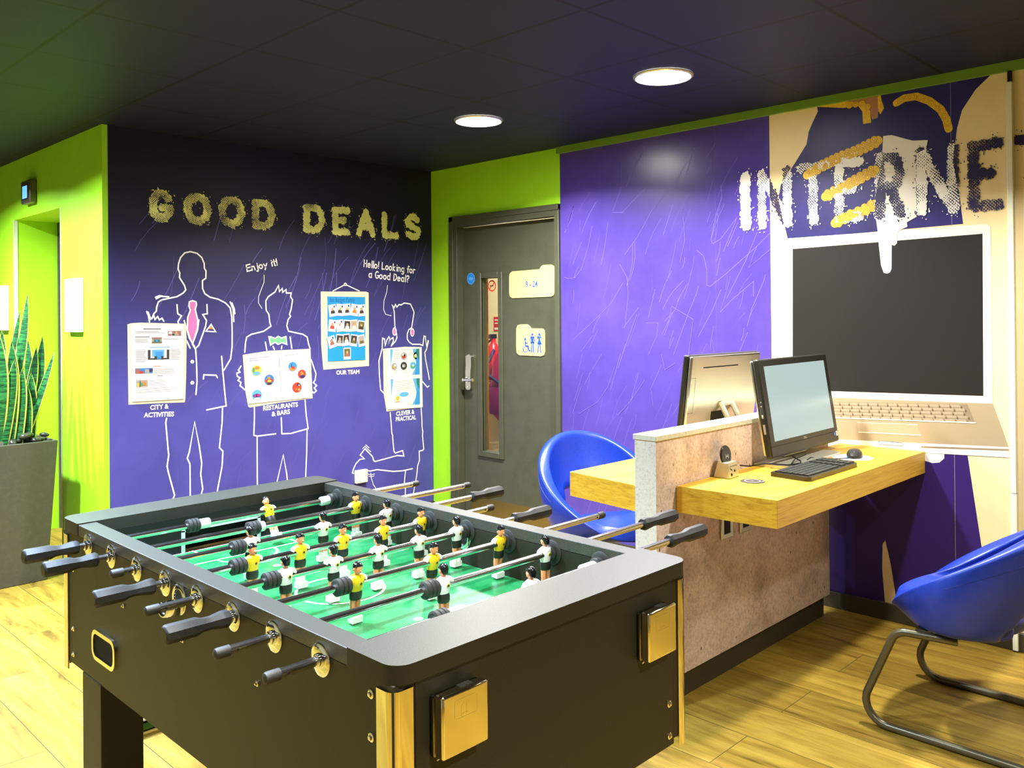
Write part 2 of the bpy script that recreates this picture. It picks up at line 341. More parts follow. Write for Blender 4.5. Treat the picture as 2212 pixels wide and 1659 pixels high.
# traced outlines on the two murals and signs, in millimetres on their wall
D={
'FIG1':[[(2225,1600),(2217,1626),(2188,1671),(2190,1697),(2180,1720),(2183,1750),(2195,1786),(2220,1814),(2254,1823),(2294,1815),(2322,1792),(2337,1758),(2338,1729),(2348,1714),(2347,1671),(2326,1656),(2326,1610),(2340,1579),(2371,1559),(2423,1547),(2469,1525),(2499,1494),(2508,1438),(2510,1351),(2509,1263),(2499,1189),(2456,1123)],[(2225,1600),(2209,1581),(2172,1560),(2083,1541),(2065,1529),(2055,1500),(2053,1477),(2039,1463),(2029,1436)],[(1999,1475),(2009,1451),(2014,1417)],[(2006,1472),(2022,1433),(2039,1451),(2045,1430),(2060,1446),(2070,1428),(2085,1437),(2095,1420)],[(2053,1547),(2079,1561),(2124,1559)],[(2049,1556),(2072,1565),(2089,1562)],[(2499,1531),(2517,1488),(2521,1413)],[(2510,1525),(2525,1488),(2528,1460)],[(2172,1514),(2176,1462),(2198,1450),(2177,1417),(2180,1405)],[(2352,1515),(2354,1461),(2326,1456),(2349,1421),(2342,1385),(2300,1276),(2281,1259)],[(2245,1530),(2264,1538),(2286,1530),(2289,1512),(2280,1488),(2294,1428),(2294,1379),(2262,1284),(2232,1368),(2235,1440),(2251,1482),(2243,1506),(2245,1530)],[(2214,1422),(2223,1392),(2244,1320),(2275,1269)],[(2302,1425),(2294,1367),(2262,1284),(2281,1253),(2286,1174),(2288,1065),(2281,990)],[(2229,1303),(2248,1262)],[(2253,1183),(2257,1189),(2264,1188),(2268,1182),(2264,1176),(2256,1177),(2253,1183)],[(2252,1060),(2256,1066),(2263,1066),(2267,1059),(2263,1054),(2255,1054),(2252,1060)],[(2327,1078),(2330,1102),(2406,1095),(2414,1080)],[(2441,1206),(2448,1117),(2458,1005),(2468,908),(2346,894)],[(2107,867),(2102,842),(2115,682),(2118,658),(2108,594),(2115,558),(2150,423),(2137,395),(2151,293)],[(2241,289),(2242,393),(2242,589),(2226,624),(2239,661),(2272,831),(2299,684),(2313,585),(2306,520),(2318,433),(2305,393),(2298,279)],[(2444,895),(2441,809),(2423,663),(2445,639),(2439,551),(2404,390),(2413,272)],[(2377,1397),(2405,1353),(2344,1358),(2377,1397)]],
'TIE':[(2248,1528),(2264,1534),(2284,1528),(2285,1512),(2275,1486),(2291,1428),(2290,1379),(2262,1293),(2237,1368),(2240,1440),(2256,1482),(2248,1506)],
'HANKY':[(2377,1394),(2394,1370),(2359,1371)],
'TAIL1':[(2725,1699),(2724,1654),(2707,1615),(2686,1564),(2685,1526),(2709,1491)],
'FIG2':[[(2591,1225),(2597,1286),(2605,1317),(2635,1333),(2719,1350),(2769,1381),(2762,1403),(2755,1455),(2737,1481),(2735,1539),(2752,1565),(2799,1595),(2824,1637),(2830,1598),(2850,1618),(2853,1594),(2877,1611),(2879,1589),(2913,1590),(2909,1566),(2923,1546),(2912,1487),(2900,1454),(2908,1441),(2890,1421),(2880,1382),(2892,1347),(2996,1325),(3027,1307),(3038,1259),(3049,1230)],[(3056,1158),(3091,1065),(3083,1023),(3070,1010),(3095,989),(3077,974),(3093,955),(3074,942),(3060,953)],[(2566,1142),(2549,1118),(2558,1105),(2538,1100),(2541,1081),(2558,1071),(2545,1056),(2565,1042),(2558,1024),(2571,1013),(2589,996)],[(2730,1282),(2739,1233)],[(2903,1310),(2915,1237)],[(2782,1254),(2792,1235)],[(2844,1255),(2841,1237)],[(2754,1315),(2768,1314),(2797,1303),(2819,1316),(2840,1305),(2874,1313),(2879,1264),(2844,1276),(2818,1266),(2797,1280),(2765,1263),(2754,1315)],[(2652,897),(2652,827),(2647,713),(2669,705),(2796,706)],[(2836,804),(2839,702),(2901,697),(3029,715),(3015,807),(3008,901)],[(2669,705),(2668,609),(2668,266)],[(2766,250),(2796,380),(2848,568),(2872,441),(2890,229)],[(3021,713),(3017,567),(3006,376),(2999,211)]],
'BOW':[(2760,1309),(2770,1309),(2797,1298),(2819,1310),(2840,1299),(2870,1307),(2874,1271),(2844,1281),(2818,1273),(2797,1285),(2768,1269)],
'TAIL2':[(3675,1652),(3666,1601),(3642,1543),(3638,1486),(3655,1450),(3705,1439)],
'HANG':[[(3225,1607),(3315,1648)],[(3331,1649),(3435,1610)],[(3313,1652),(3318,1659),(3328,1660),(3333,1653),(3328,1646),(3318,1646),(3313,1652)]],
'FIG3':[[(3703,1227),(3740,1260),(3753,1284),(3748,1318),(3735,1369),(3731,1471),(3713,1515),(3731,1496),(3742,1519),(3755,1500),(3774,1518),(3792,1515),(3820,1529),(3876,1522),(3898,1485),(3909,1463),(3897,1404),(3885,1352),(3859,1337),(3845,1308),(3845,1271),(3863,1249),(3891,1233),(3952,1231)],[(3703,1227),(3722,1264),(3718,1285),(3698,1275),(3674,1228),(3693,1275),(3682,1292),(3664,1269),(3649,1229),(3645,1277),(3627,1284),(3624,1213),(3595,1128),(3598,1027),(3607,926),(3641,895)],[(3958,1231),(3987,1221),(3999,1290),(4012,1286),(4021,1217),(4037,1256)],[(4041,1251),(4021,1191),(4005,1169),(4014,1109),(4033,1033),(4046,972)],[(3980,961),(4026,916),(4042,924)],[(3688,762),(3697,674),(3697,666),(3701,613),(3707,602),(3711,545),(3719,484),(3730,472),(3795,482),(3806,442),(3746,453),(3666,445),(3555,435),(3544,443),(3534,472),(3472,533),(3432,495),(3467,465),(3430,466),(3397,441),(3378,410),(3368,384),(3378,378)],[(3966,775),(3973,677),(3973,639),(3980,595),(3977,566),(3988,470),(3978,462),(3945,460),(3947,395),(3930,357),(3920,286),(3901,213),(3880,130),(3872,88)],[(3479,386),(3512,375),(3571,377),(3631,364),(3709,346),(3789,339),(3882,342)],[(3820,336),(3811,280),(3808,256),(3817,215),(3813,98)]],
'THIN':[[(3518,360),(3524,321),(3540,277),(3584,217)],[(3493,358),(3520,348),(3550,350)],[(3503,341),(3524,335),(3545,337)],[(3453,536),(3472,550),(3520,506)],[(3478,559),(3507,535)]],
'EAR':[(3733,1328),(3892,1318)],
'BOARD1':[(1892,1405),(1912,1411),(1961,1414),(2223,1404),(2228,1307),(2224,1121),(2218,973),(2214,949),(2029,957),(1895,961)],
'SHEET1':[(1918,1399),(2212,1394),(2207,970),(1917,976)],
'BOARD2':[(2577,1210),(2753,1228),(3051,1230),(3064,908),(2824,898),(2618,885),(2609,896),(2591,997)],
'SHEET2':[(2606,1205),(2819,1212),(2829,912),(2611,908)],
'SHEET3':[(2822,1212),(3037,1219),(3039,913),(2831,911)],
'BOARD3':[(3131,1602),(3491,1606),(3513,1599),(3511,1096),(3146,1089),(3131,1257)],
'SHEET4':[(3182,1570),(3480,1568),(3478,1140),(3180,1143)],
'BOARD4':[(3630,1210),(3825,1218),(3975,1210),(3982,775),(3656,771),(3633,895)],
'SHEET5':[(3663,1211),(3972,1208),(3972,773),(3666,784)],
'SOCK':[(3381,402),(3478,395),(3477,307),(3380,311)],
'GOODL':[[(2002,2181),(2171,1970)],[(2203,2183),(2396,1963)],[(2416,2184),(2611,1965)],[(2635,2181),(2817,1973)],[(2995,2183),(3182,1971)],[(3212,2170),(3381,1962)],[(3402,2184),(3589,1968)],[(3617,2183),(3793,1960)],[(3820,2186),(3990,1981)]],
'TXT1':[(2607,1717),(2824,1755),(2607,1753)],
'TXT2':[(3473,1771),(3919,1737),(3473,1817)],
'TXT3':[(3513,1700),(3869,1669)],
'CAP':[[(2014,923),(2119,915),(1980,884),(2149,875)],[(2710,859),(2956,865),(2770,818),(2899,825)],[(3246,1052),(3431,1048)],[(3740,733),(3905,735),(3735,695),(3919,695)]],
'SUIT':[(1903,2476),(1125,2471),(1184,2401),(1239,2322),(1260,2248),(1269,2182),(1278,2097),(1257,1971),(1240,1821),(1613,1815),(2065,1808),(2091,1918),(2113,2027),(2100,2090),(2020,2193),(1960,2276),(1948,2337),(1926,2382),(1899,2429)],
'NECK':[(1756,2468),(1599,2473),(1607,2349),(1633,2344),(1649,2409),(1672,2430)],
'COLLAR':[(1901,2471),(1843,2474),(1756,2465),(1665,2429),(1643,2388),(1637,2331),(1676,2331),(1679,2391),(1699,2421),(1774,2424),(1850,2441)],
'COLLAR2':[(1596,2471),(1587,2424),(1577,2390),(1594,2363),(1605,2382),(1606,2441)],
'ARC':[(1520,2403),(1485,2419),(1430,2417),(1375,2386),(1328,2340),(1305,2293),(1295,2248)],
'STR1':[(1608,2241),(1708,2206),(1790,2187),(1889,2155),(1958,2122)],
'STR2':[(1623,2105),(1703,2072),(1778,2040),(1865,2005)],
'STR3':[(1624,1944),(1684,1917),(1759,1897),(1818,1871)],
'GLOVE':[(1582,2259),(1544,2258),(1450,2218),(1383,2211),(1390,2174),(1435,2155),(1437,1990),(1435,1869),(1479,1847),(1476,1827),(1510,1814),(1522,1805),(1524,1754),(1536,1743),(1548,1749),(1550,1638),(1557,1621),(1571,1615),(1586,1620),(1598,1654),(1607,1746),(1613,1825),(1622,1891),(1624,1977),(1610,2041),(1590,2124)],
'LID':[(2066,1813),(1145,1813),(1131,1800),(1130,1038),(2075,1015)],
'LSCR':[(2039,1758),(1162,1772),(1166,1069),(2047,1047)],
'DECK':[(2075,1015),(1130,1038),(1069,853),(2077,806)],
'LIP':[(2077,806),(1069,857),(1069,813),(1408,797),(2078,757)],
'LIPGAP':[(1428,826),(1069,849),(1069,841),(1428,818)],
'KEYB':[(2030,992),(1231,1029),(1200,950),(2031,915)],
'TPAD':[(1718,910),(1443,922),(1428,875),(1712,864)],
'LATCH':[(1620,827),(1609,832),(1510,833),(1506,825),(1514,818),(1616,816)],
'TROU':[(2078,757),(1412,799),(1233,807),(1178,395),(1112,81),(1416,58),(1547,70),(1547,113),(1569,259),(1593,368),(1606,349),(1609,233),(1598,80),(2085,58)],
'FIST':[(1490,793),(1329,799),(1329,781),(1349,760),(1379,754),(1419,762),(1459,766)],
'SLOT':[(1044,867),(1039,867),(1039,832),(1052,819)],
'NETL':[[(2329,2218),(2272,1856)],[(2228,2191),(2039,1850)],[(2012,2224),(1839,1852)],[(1821,2191),(1672,1853)],[(1622,2187),(1479,1876)],[(1438,2207),(1252,1841)],[(1220,2187),(1072,1858)]],
'SCR':[[(3186,2045),(3111,2038),(3043,2091),(2946,2159)],[(3559,1952),(3488,2113),(3509,2032),(3566,1952)],[(2446,2123),(2441,2059),(2478,1972),(2511,1839),(2501,1815),(2454,1835),(2352,1944)],[(2352,1944),(2434,1771)],[(2409,1796),(2347,1917)],[(2160,1850),(2237,1785),(2426,1645),(2519,1584),(2540,1590),(2539,1676),(2559,1751),(2601,1785)],[(2236,1855),(2305,1710),(2386,1572),(2417,1519)],[(2191,1635),(2201,1601),(2269,1463),(2299,1367)],[(2459,1443),(2387,1509),(2258,1603),(2259,1524)],[(2593,1587),(2604,1550),(2659,1440),(2704,1337),(2761,1205)],[(2452,1564),(2510,1448),(2596,1311)],[(3110,1622),(3199,1504),(3368,1374),(3505,1279)],[(3133,1732),(3078,1650),(3073,1551),(3100,1354)],[(3113,1354),(3002,1472)],[(3014,1433),(3114,1206)],[(2882,1576),(2907,1490),(2931,1413)],[(2713,1534),(2747,1459),(2816,1394)],[(2862,1384),(2874,1307),(2934,1200)],[(2943,1384),(2862,1384)],[(3341,1977),(3376,1846),(3431,1715),(3486,1665),(3541,1662),(3569,1673)],[(3218,1987),(3246,1838),(3272,1738)],[(3429,1880),(3499,1749)],[(2807,2115),(2900,2029),(2997,1891),(3095,1789)],[(3303,1343),(3370,1230)],[(3437,1208),(3343,1307)],[(3178,1124),(3230,1001),(3308,906),(3456,824)],[(2501,1366),(2523,1239)],[(2237,1785),(2286,1674),(2161,1764)],[(2841,1203),(2819,1118),(2751,1158)],[(3425,1074),(3495,904)],[(3440,991),(3510,820)],[(2913,999),(2902,903)],[(2959,1054),(3056,932),(3156,836)],[(2686,1972),(2676,1850),(2711,1721)],[(3115,2187),(3179,2054)],[(2943,2391),(3041,2267)],[(2479,2353),(2532,2288)],[(2769,1479),(2627,1403),(2662,1198)]],
'FOLD1':[(4097,1695),(4090,1717),(4067,1730),(3818,1734),(3800,1755),(3782,1760),(3715,1760),(3690,1748),(3686,1732),(3689,1576),(3696,1561),(3717,1553),(4069,1550),(4092,1564),(4098,1586)],
'FOLD2':[(4034,1346),(4022,1368),(3995,1374),(3936,1375),(3917,1367),(3899,1348),(3798,1347),(3780,1337),(3778,1316),(3776,1197),(3785,1174),(3813,1167),(4008,1168),(4033,1183),(4037,1232)],
'NUM':[(3940,1628),(3816,1628),(3940,1663)],
'WC':[(3991,1192),(3796,1198),(3989,1310)],
'BLUE':[(4483,1696),(4524,1698),(4482,1735)],
'NOSM':[(4290,1644),(4327,1645),(4289,1680)],
'LOCK':[(4538,1148),(4448,1159),(4457,913),(4521,909),(4569,994),(4570,972),(4393,995),(4393,981)],
}

# ================================================================== the room
def slab(name, mats, *b, mi=0):
    return struct(MB().box(*b, mi=mi).build(name, mats))
slab('floor', [FLOOR], -2.5, 6.2, -2.5, 8.6, -.05, 0)
slab('ceiling', [CEIL], -2.5, 6.2, -2.5, 8.6, H, H+.05)
wl = mat('magnolia_wall_paint', (.42, .37, .24), .6)
slab('wall_rear', [wl], -2.5, 6.2, -2.6, -2.5, 0, H)
slab('wall_far_left', [wl], -2.6, -2.5, -2.6, 8.6, 0, H)
slab('wall_corridor_end', [wl], -2.5, 1.765, 8.5, 8.6, 0, H)
# back wall (purple mural hangs on it), green end
slab('wall_back', [GREEN], XL, XB, YA, YA+.12, 0, H)
# left corridor wall with the deep door recess
m = MB()
m.box(XL, 2.03, YA+.12, 5.515, 0, H); m.box(XL, 2.03, 6.42, 8.5, 0, H); m.box(XL, 2.03, 5.515, 6.42, 2.10, H)
struct(m.build('wall_left', [GREEN]))
m = MB()
m.box(XL-.004, XL+.02, 5.512, 5.519, .02, 2.10); m.box(XL-.004, XL+.02, 6.417, 6.424, .02, 2.10)
struct(m.build('trim_1', [mat('pale_corner_bead', (.62, .68, .42), .4)]))
# door at the back of the recess
d2 = struct(thing('door_2', 'orange wooden door deep in the green corridor recess', 'door', (2.2, 5.95, 0)))
ORANGE = speck('orange_varnished_wood', (.62, .33, .05), (.70, .40, .08), 12, .35, stretch=(8, 8, 1))
MB().box(2.055, 2.10, 5.50, 6.44, .005, 2.02).build('door_leaf', [ORANGE], d2, bev=.002)
MB().box(2.03, 2.12, 6.40, 6.42, 0, 2.10).box(2.03, 2.12, 5.50, 5.52, 0, 2.10).box(2.03, 2.12, 5.52, 6.40, 2.03, 2.10).build('door_frame', [DOORM], d2)
MB().box(2.022, 2.054, 5.60, 6.32, 1.93, 1.998).build('door_closer', [STEEL], d2, bev=.004)
# right wall with the doorway
m = MB()
m.box(XB, XB+.12, 4.62, YA+.12, 0, H); m.box(XB, XB+.12, -2.5, 3.615, 0, H); m.box(XB, XB+.12, 3.615, 4.62, 2.115, H)
struct(m.build('wall_right', [GREEN]))
# little hall seen through the vision panel
slab('wall_hall_back', [mat('hall_cream_paint', (.78, .66, .40), .6)], 5.6, 5.7, 3.0, 8.5, 0, H)
slab('wall_hall_near', [MATS['hall_cream_paint']], XB+.12, 5.6, 3.0, 3.1, 0, H)
slab('wall_hall_far', [MATS['hall_cream_paint']], XB+.12, 5.6, 6.6, 6.7, 0, H)
lamp(4.9, 4.9, HALL, size=.25, spread=3.0)  # unseen fill lamp added to brighten the hall behind the glass
struct(MB().box(4.40, 4.46, 4.665, 4.715, 0, 2.1).build('trim_2', [mat('orange_door_lining', (.55, .20, .03), .4)]))
# green cornice and skirtings
struct(MB().box(XB-.022, XB, -2.5, 3.615, 2.452, H).build('trim_3', [mat('moss_green_trim', (.14, .28, .02), .5)]))
SK = mat('dark_olive_skirting', (.038, .034, .018), .45)
struct(MB().box(XB-.018, XB, -2.5, 3.60, 0, .078).build('baseboard_right', [SK], bev=.002))
struct(MB().box(XL, XB, YA-.016, YA, 0, .08).build('baseboard_back', [SK], bev=.002))

# ------------------------------------------------------------------ door with its furniture
d1 = struct(thing('door_1', 'dark olive grey door with narrow glazed panel in lime green wall', 'door', (XB, 4.1, 0)))
m = MB()
m.box(XB-.020, XB+.05, 4.565, 4.643, 0, 2.137); m.box(XB-.020, XB+.05, 3.601, 3.640, 0, 2.137); m.box(XB-.020, XB+.05, 3.640, 4.565, 2.062, 2.137)
m.box(XB-.028, XB, 4.60, 4.643, 0, 2.137); m.box(XB-.028, XB, 3.601, 4.643, 2.100, 2.137)
m.build('door_frame', [DOORM], d1, bev=.003)
m = MB()
y0, y1, z0, z1 = 4.203, 4.372, .495, 1.692
m.box(XD, XD+.044, 3.642, y0, .006, 2.058); m.box(XD, XD+.044, y1, 4.560, .006, 2.058)
m.box(XD, XD+.044, y0, y1, .006, z0); m.box(XD, XD+.044, y0, y1, z1, 2.058)
m.build('door_leaf', [DOORM], d1)
m = MB(); o_ = .042
m.box(XD-.014, XD+.012, y1, y1+o_, z0-o_, z1+o_); m.box(XD-.014, XD+.012, y0-o_, y0, z0-o_, z1+o_)
m.box(XD-.014, XD+.012, y0, y1, z0-o_, z0); m.box(XD-.014, XD+.012, y0, y1, z1, z1+o_)
m.build('glazing_bead', [DOORM], d1, bev=.005)
gl = mat('clear_glass', (1, 1, 1), .02); nt, N, L, b = nodes(gl)
tr = N.new('ShaderNodeBsdfTransparent'); gs = N.new('ShaderNodeBsdfGlossy'); gs.inputs['Roughness'].default_value = .03; mx = N.new('ShaderNodeMixShader'); mx.inputs[0].default_value = .06
L.new(tr.outputs[0], mx.inputs[1]); L.new(gs.outputs[0], mx.inputs[2]); L.new(mx.outputs[0], N['Material Output'].inputs[0])
MB().box(XD+.020, XD+.026, y0, y1, z0, z1).build('glass_pane', [gl], d1)
MB().box(XD-.002, XD, 3.650, 4.50, .012, .165).build('kick_plate', [BRASS], d1)
m = MB()
lk = lambda y, z, d: WD(y, z, d)
m.prism(WD, [(4.516, 1.150), (4.480, 1.165), (4.460, 1.150), (4.460, 1.08), (4.468, 1.04), (4.468, .925), (4.480, .913), (4.510, .913), (4.520, .925), (4.520, 1.04), (4.516, 1.08)], 0, .028)
lck = m.build('lock_plate', [STEEL], d1, bev=.006)
MB().cyl((XD-.02, 4.494, .985), (XD-.075, 4.494, .985), .011).tube([(XD-.07, 4.494, .985), (XD-.07, 4.47, .985), (XD-.07, 4.40, .988)], .0105).cyl((XD-.028, 4.494, .985), (XD-.04, 4.494, .985), .020).build('lever_handle', [CHROME], lck)
MB().cyl((XD-.029, 4.494, .935), (XD-.032, 4.494, .935), .006).build('screw', [CHROME], lck)

# signs on the door
SIGNY = mat('pale_yellow_sign', (.72, .66, .24), .45); INK = mat('blue_sign_ink', (.02, .09, .45), .5)
t = thing('door_sign', 'pale yellow folder shaped sign reading 9 - 24 on olive grey door', 'sign', (XD, 3.85, 1.63))
MB().prism(WD, mm(D['FOLD1']), .0005, .006).build('sign_board', [SIGNY], t)
MB().text(WD, '9 - 24', .056, (3.944, 1.620), (-1, 0), .0066, sx=.82, bold=.001).build('sign_number', [INK], t)
t = thing('door_sign', 'pale yellow folder shaped sign with blue toilet symbols on olive grey door', 'sign', (XD, 3.87, 1.25))
MB().prism(WD, mm(D['FOLD2']), .0005, .006).build('sign_board', [SIGNY], t)
m = MB(); W = WD; dd = .0066; yy = lambda x: 3.991-x*.001
def P(*pts): return [(yy(a), 1.190+b*.001) for a, b in pts]
m.disc(W, (yy(40), 1.276), .009, .009, dd); m.stroke(W, P((40, 72), (44, 40), (66, 40), (74, 10), (82, 12)), .010, dd); m.stroke(W, P((42, 60), (62, 58)), .006, dd)
m.ringd(W, (yy(40), 1.215), .021, .026, dd, a0=PI*.75, a1=PI*2.1); m.stroke(W, P((28, 40), (20, 4), (8, -2)), .004, dd)
for cx, skirt in ((105, 0), (168, 1)):
    m.disc(W, (yy(cx), 1.308), .009, .009, dd)
    if not skirt:
        m.poly(W, P((92, 106), (118, 106), (116, 62), (94, 62)), dd)
        m.stroke(W, P((91, 102), (86, 78), (92, 60)), .006, dd); m.stroke(W, P((119, 102), (124, 78), (118, 60)), .006, dd)
        m.stroke(W, P((99, 64), (96, 2)), .009, dd); m.stroke(W, P((111, 64), (114, 2)), .009, dd)
    else:
        m.poly(W, P((158, 106), (176, 106), (174, 84), (190, 54), (148, 54), (160, 84)), dd)
        m.stroke(W, P((158, 102), (150, 88), (156, 112)), .006, dd); m.stroke(W, P((177, 102), (186, 92), (178, 112)), .006, dd)
        m.stroke(W, P((162, 56), (152, 0)), .008, dd); m.stroke(W, P((174, 56), (180, 2)), .008, dd)
m.stroke(W, P((136, 120), (136, 0)), .003, dd)
m.build('sign_symbol', [INK], t)
t = MB(); t.disc(WD, (4.483, 1.696), .041, .041, .0012, 0); t.ringd(WD, (4.483, 1.696), .0375, .0395, .0016, 1)
for k, l in enumerate((.03, .05, .03)): t.stroke(WD, [(4.483+l/2, 1.704-k*.008), (4.483-l/2, 1.704-k*.008)], .003, .0016, 1)
tag(t.build('door_sticker', [mat('safety_blue', (.01, .22, .70), .4), mat('pale_blue_print', (.25, .5, .85), .4)]), 'round blue safety sticker beside the top of the door glass', 'sticker')
W = lambda u, v, d: (XD+.019-d, u, v)
t = MB(); t.ringd(W, (4.290, 1.640), .031, .040, .0006, 0)
t.stroke(W, [(4.315, 1.618), (4.265, 1.662)], .007, .0009, 0); t.stroke(W, [(4.308, 1.640), (4.275, 1.640)], .007, .0012, 1); t.stroke(W, [(4.270, 1.645), (4.268, 1.662)], .003, .0012, 1)
tag(t.build('no_smoking_sticker', [mat('signal_red', (.65, .02, .012), .4), mat('black_print', (.01, .01, .01), .5)]), 'round red no smoking sticker on the door glass', 'sticker')
# things in the hall behind the glass
HX = 5.6
t = thing('backpack', 'crimson red backpack with navy straps hanging behind the door glass', 'bag', (HX-.15, 5.41, .5))
RED = mat('crimson_fabric', (.42, .008, .055), .6); NAV = mat('navy_fabric', (.012, .018, .07), .7)
by = 5.41
MB().loft([(.50, HX-.17, by, .09, .13), (.56, HX-.17, by, .13, .19), (.75, HX-.17, by, .14, .21), (1.0, HX-.16, by, .12, .19), (1.12, HX-.15, by, .08, .13), (1.15, HX-.15, by, .03, .06)], 20).build('bag_body', [RED], t)
MB().loft([(.56, HX-.28, by+.02, .05, .12), (.66, HX-.30, by+.02, .06, .14), (.80, HX-.28, by+.02, .04, .13)], 16).build('front_pocket', [mat('dark_magenta_fabric', (.20, .006, .07), .6)], t)
MB().tube([(HX-.20, by+.17, 1.12), (HX-.29, by+.16, 1.0), (HX-.31, by+.13, .9), (HX-.31, by-.05, .82), (HX-.29, by-.18, .8)], .016).tube([(HX-.15, by, 1.14), (HX-.14, by+.05, 1.24), (HX-.08, by+.02, 1.28)], .012).build('strap', [NAV], t)
t = thing('fire_extinguisher', 'red fire extinguisher on the hall wall behind the backpack', 'fire extinguisher', (HX-.08, 5.71, .75))
EX = mat('extinguisher_red', (.55, .012, .02), .3)
MB().lathe((HX-.08, 5.71, .72), (0, 0, 1), [(0, .06), (.02, .07), (.38, .07), (.43, .05), (.46, .025), (.50, .022)]).build('cylinder', [EX], t)
MB().box(HX-.14, HX-.05, 5.695, 5.725, 1.22, 1.26).tube([(HX-.08, 5.73, 1.22), (HX-.14, 5.76, 1.15), (HX-.15, 5.75, .9)], .010).build('valve', [INNER], t)
m = MB(); Wh = lambda u, v, d: (HX-d, u, v)
m.box(HX-.006, HX, 5.64, 5.78, 1.29, 1.42); m.box(HX-.0065, HX-.006, 5.65, 5.77, 1.30, 1.32, 1); m.stroke(Wh, [(5.76, 1.39), (5.66, 1.39)], .012, .0068, 1); m.stroke(Wh, [(5.76, 1.36), (5.68, 1.36)], .010, .0068, 1)
tag(m.build('hall_notice', [EX, mat('notice_cream', (.8, .75, .6), .5)]), 'small red fire notice on the hall wall above the extinguisher', 'notice')

# ------------------------------------------------------------------ distressed lettering helper
def arc(cx, cy, rx, ry, a0, a1, n=14): return [(cx+rx*math.cos(math.radians(a0+(a1-a0)*k/n)), cy+ry*math.sin(math.radians(a0+(a1-a0)*k/n))) for k in range(n+1)]
GL = {'G': [arc(.5, .5, .5, .5, 40, 335, 20), [(.95, .29), (1, .42), (.58, .42)]],
 'O': [arc(.5, .5, .5, .5, 0, 360, 24)],
 'D': [[(0, 0), (0, 1), (.45, 1)]+arc(.45, .5, .55, .5, 90, -90, 12)+[(0, 0)]],
 'E': [[(1, 1), (0, 1), (0, 0), (1, 0)], [(0, .52), (.68, .52)]],
 'A': [[(0, 0), (.5, 1), (1, 0)], [(.2, .32), (.8, .32)]], 'L': [[(0, 1), (0, 0), (1, 0)]],
 'S': [arc(.5, .74, .48, .26, 30, 180, 8)+[(.1, .6)]+[(.5, .5), (.88, .4)]+arc(.5, .27, .5, .27, 10, -150, 10)],
 'I': [[(.5, 0), (.5, 1)]], 'N': [[(0, 0), (0, 1), (1, 0), (1, 1)]], 'T': [[(0, 1), (1, 1)], [(.5, 1), (.5, 0)]],
 'R': [[(0, 0), (0, 1), (.5, 1)]+arc(.5, .74, .45, .26, 90, -90, 8)+[(0, .48)], [(.5, .48), (1, 0)]]}
rng = np.random.RandomState(3)
NT = rng.rand(256, 256)
def vnoise(x, y):
    xi = np.floor(x).astype(int); yi = np.floor(y).astype(int); fx = x-xi; fy = y-yi; fx = fx*fx*(3-2*fx); fy = fy*fy*(3-2*fy)
    g = lambda a, b: NT[a % 256, b % 256]
    return (g(xi, yi)*(1-fx)+g(xi+1, yi)*fx)*(1-fy)+(g(xi, yi+1)*(1-fx)+g(xi+1, yi+1)*fx)*fy
def letter_cells(ch, u0, v0, wd, ht, sw, cell, pad, solid, seed):
    nu = int((wd+2*pad)/cell); nv = int((ht+2*pad)/cell)
    U, V = np.meshgrid((np.arange(nu)+.5)*cell-pad, (np.arange(nv)+.5)*cell-pad, indexing='ij')
    dist = np.full(U.shape, 9.)
    for pl in GL[ch]:
        q = [(sw/2+a*(wd-sw), sw/2+b*(ht-sw)) for a, b in pl]
        for (ax, ay), (bx, by) in zip(q[:-1], q[1:]):
            dx, dy = bx-ax, by-ay; l2 = dx*dx+dy*dy+1e-12
            t = np.clip(((U-ax)*dx+(V-ay)*dy)/l2, 0, 1); dist = np.minimum(dist, np.hypot(U-ax-t*dx, V-ay-t*dy))
    n1 = vnoise(U*14+seed*7.3, V*14+seed*3.1); n2 = vnoise(U*90+seed, V*90)
    hatch = np.sin((U+V)*2*PI/(cell*3.7)+n1*4)*.32+np.sin((U-V*.9)*2*PI/(cell*3.4)+n2*2)*.22+.5
    inside = dist < sw/2+(n2-.5)*.014
    keep = inside & ((hatch < solid+.75*(n1-.35)) | (n1 > .72))
    spk = (~inside) & (dist < sw/2+.022) & (vnoise(U*150+9, V*150+seed) > .86) & (n1 > .42)
    return U+u0, V+v0, keep | spk
def runs(mask):
    for j in range(mask.shape[1]):
        col = mask[:, j]; i = 0; n = len(col)
        while i < n:
            if col[i]:
                k = i
                while k < n and col[k]: k += 1
                yield i, k, j; i = k
            else: i += 1
def inpoly(U, V, poly):
    r = np.zeros(U.shape, bool); n = len(poly)
    for i in range(n):
        (x1, y1), (x2, y2) = poly[i], poly[(i+1) % n]
        c = ((y1 > V) != (y2 > V)); r ^= c & (U < (x2-x1)*(V-y1)/((y2-y1) if y2 != y1 else 1e-9)+x1)
    return r

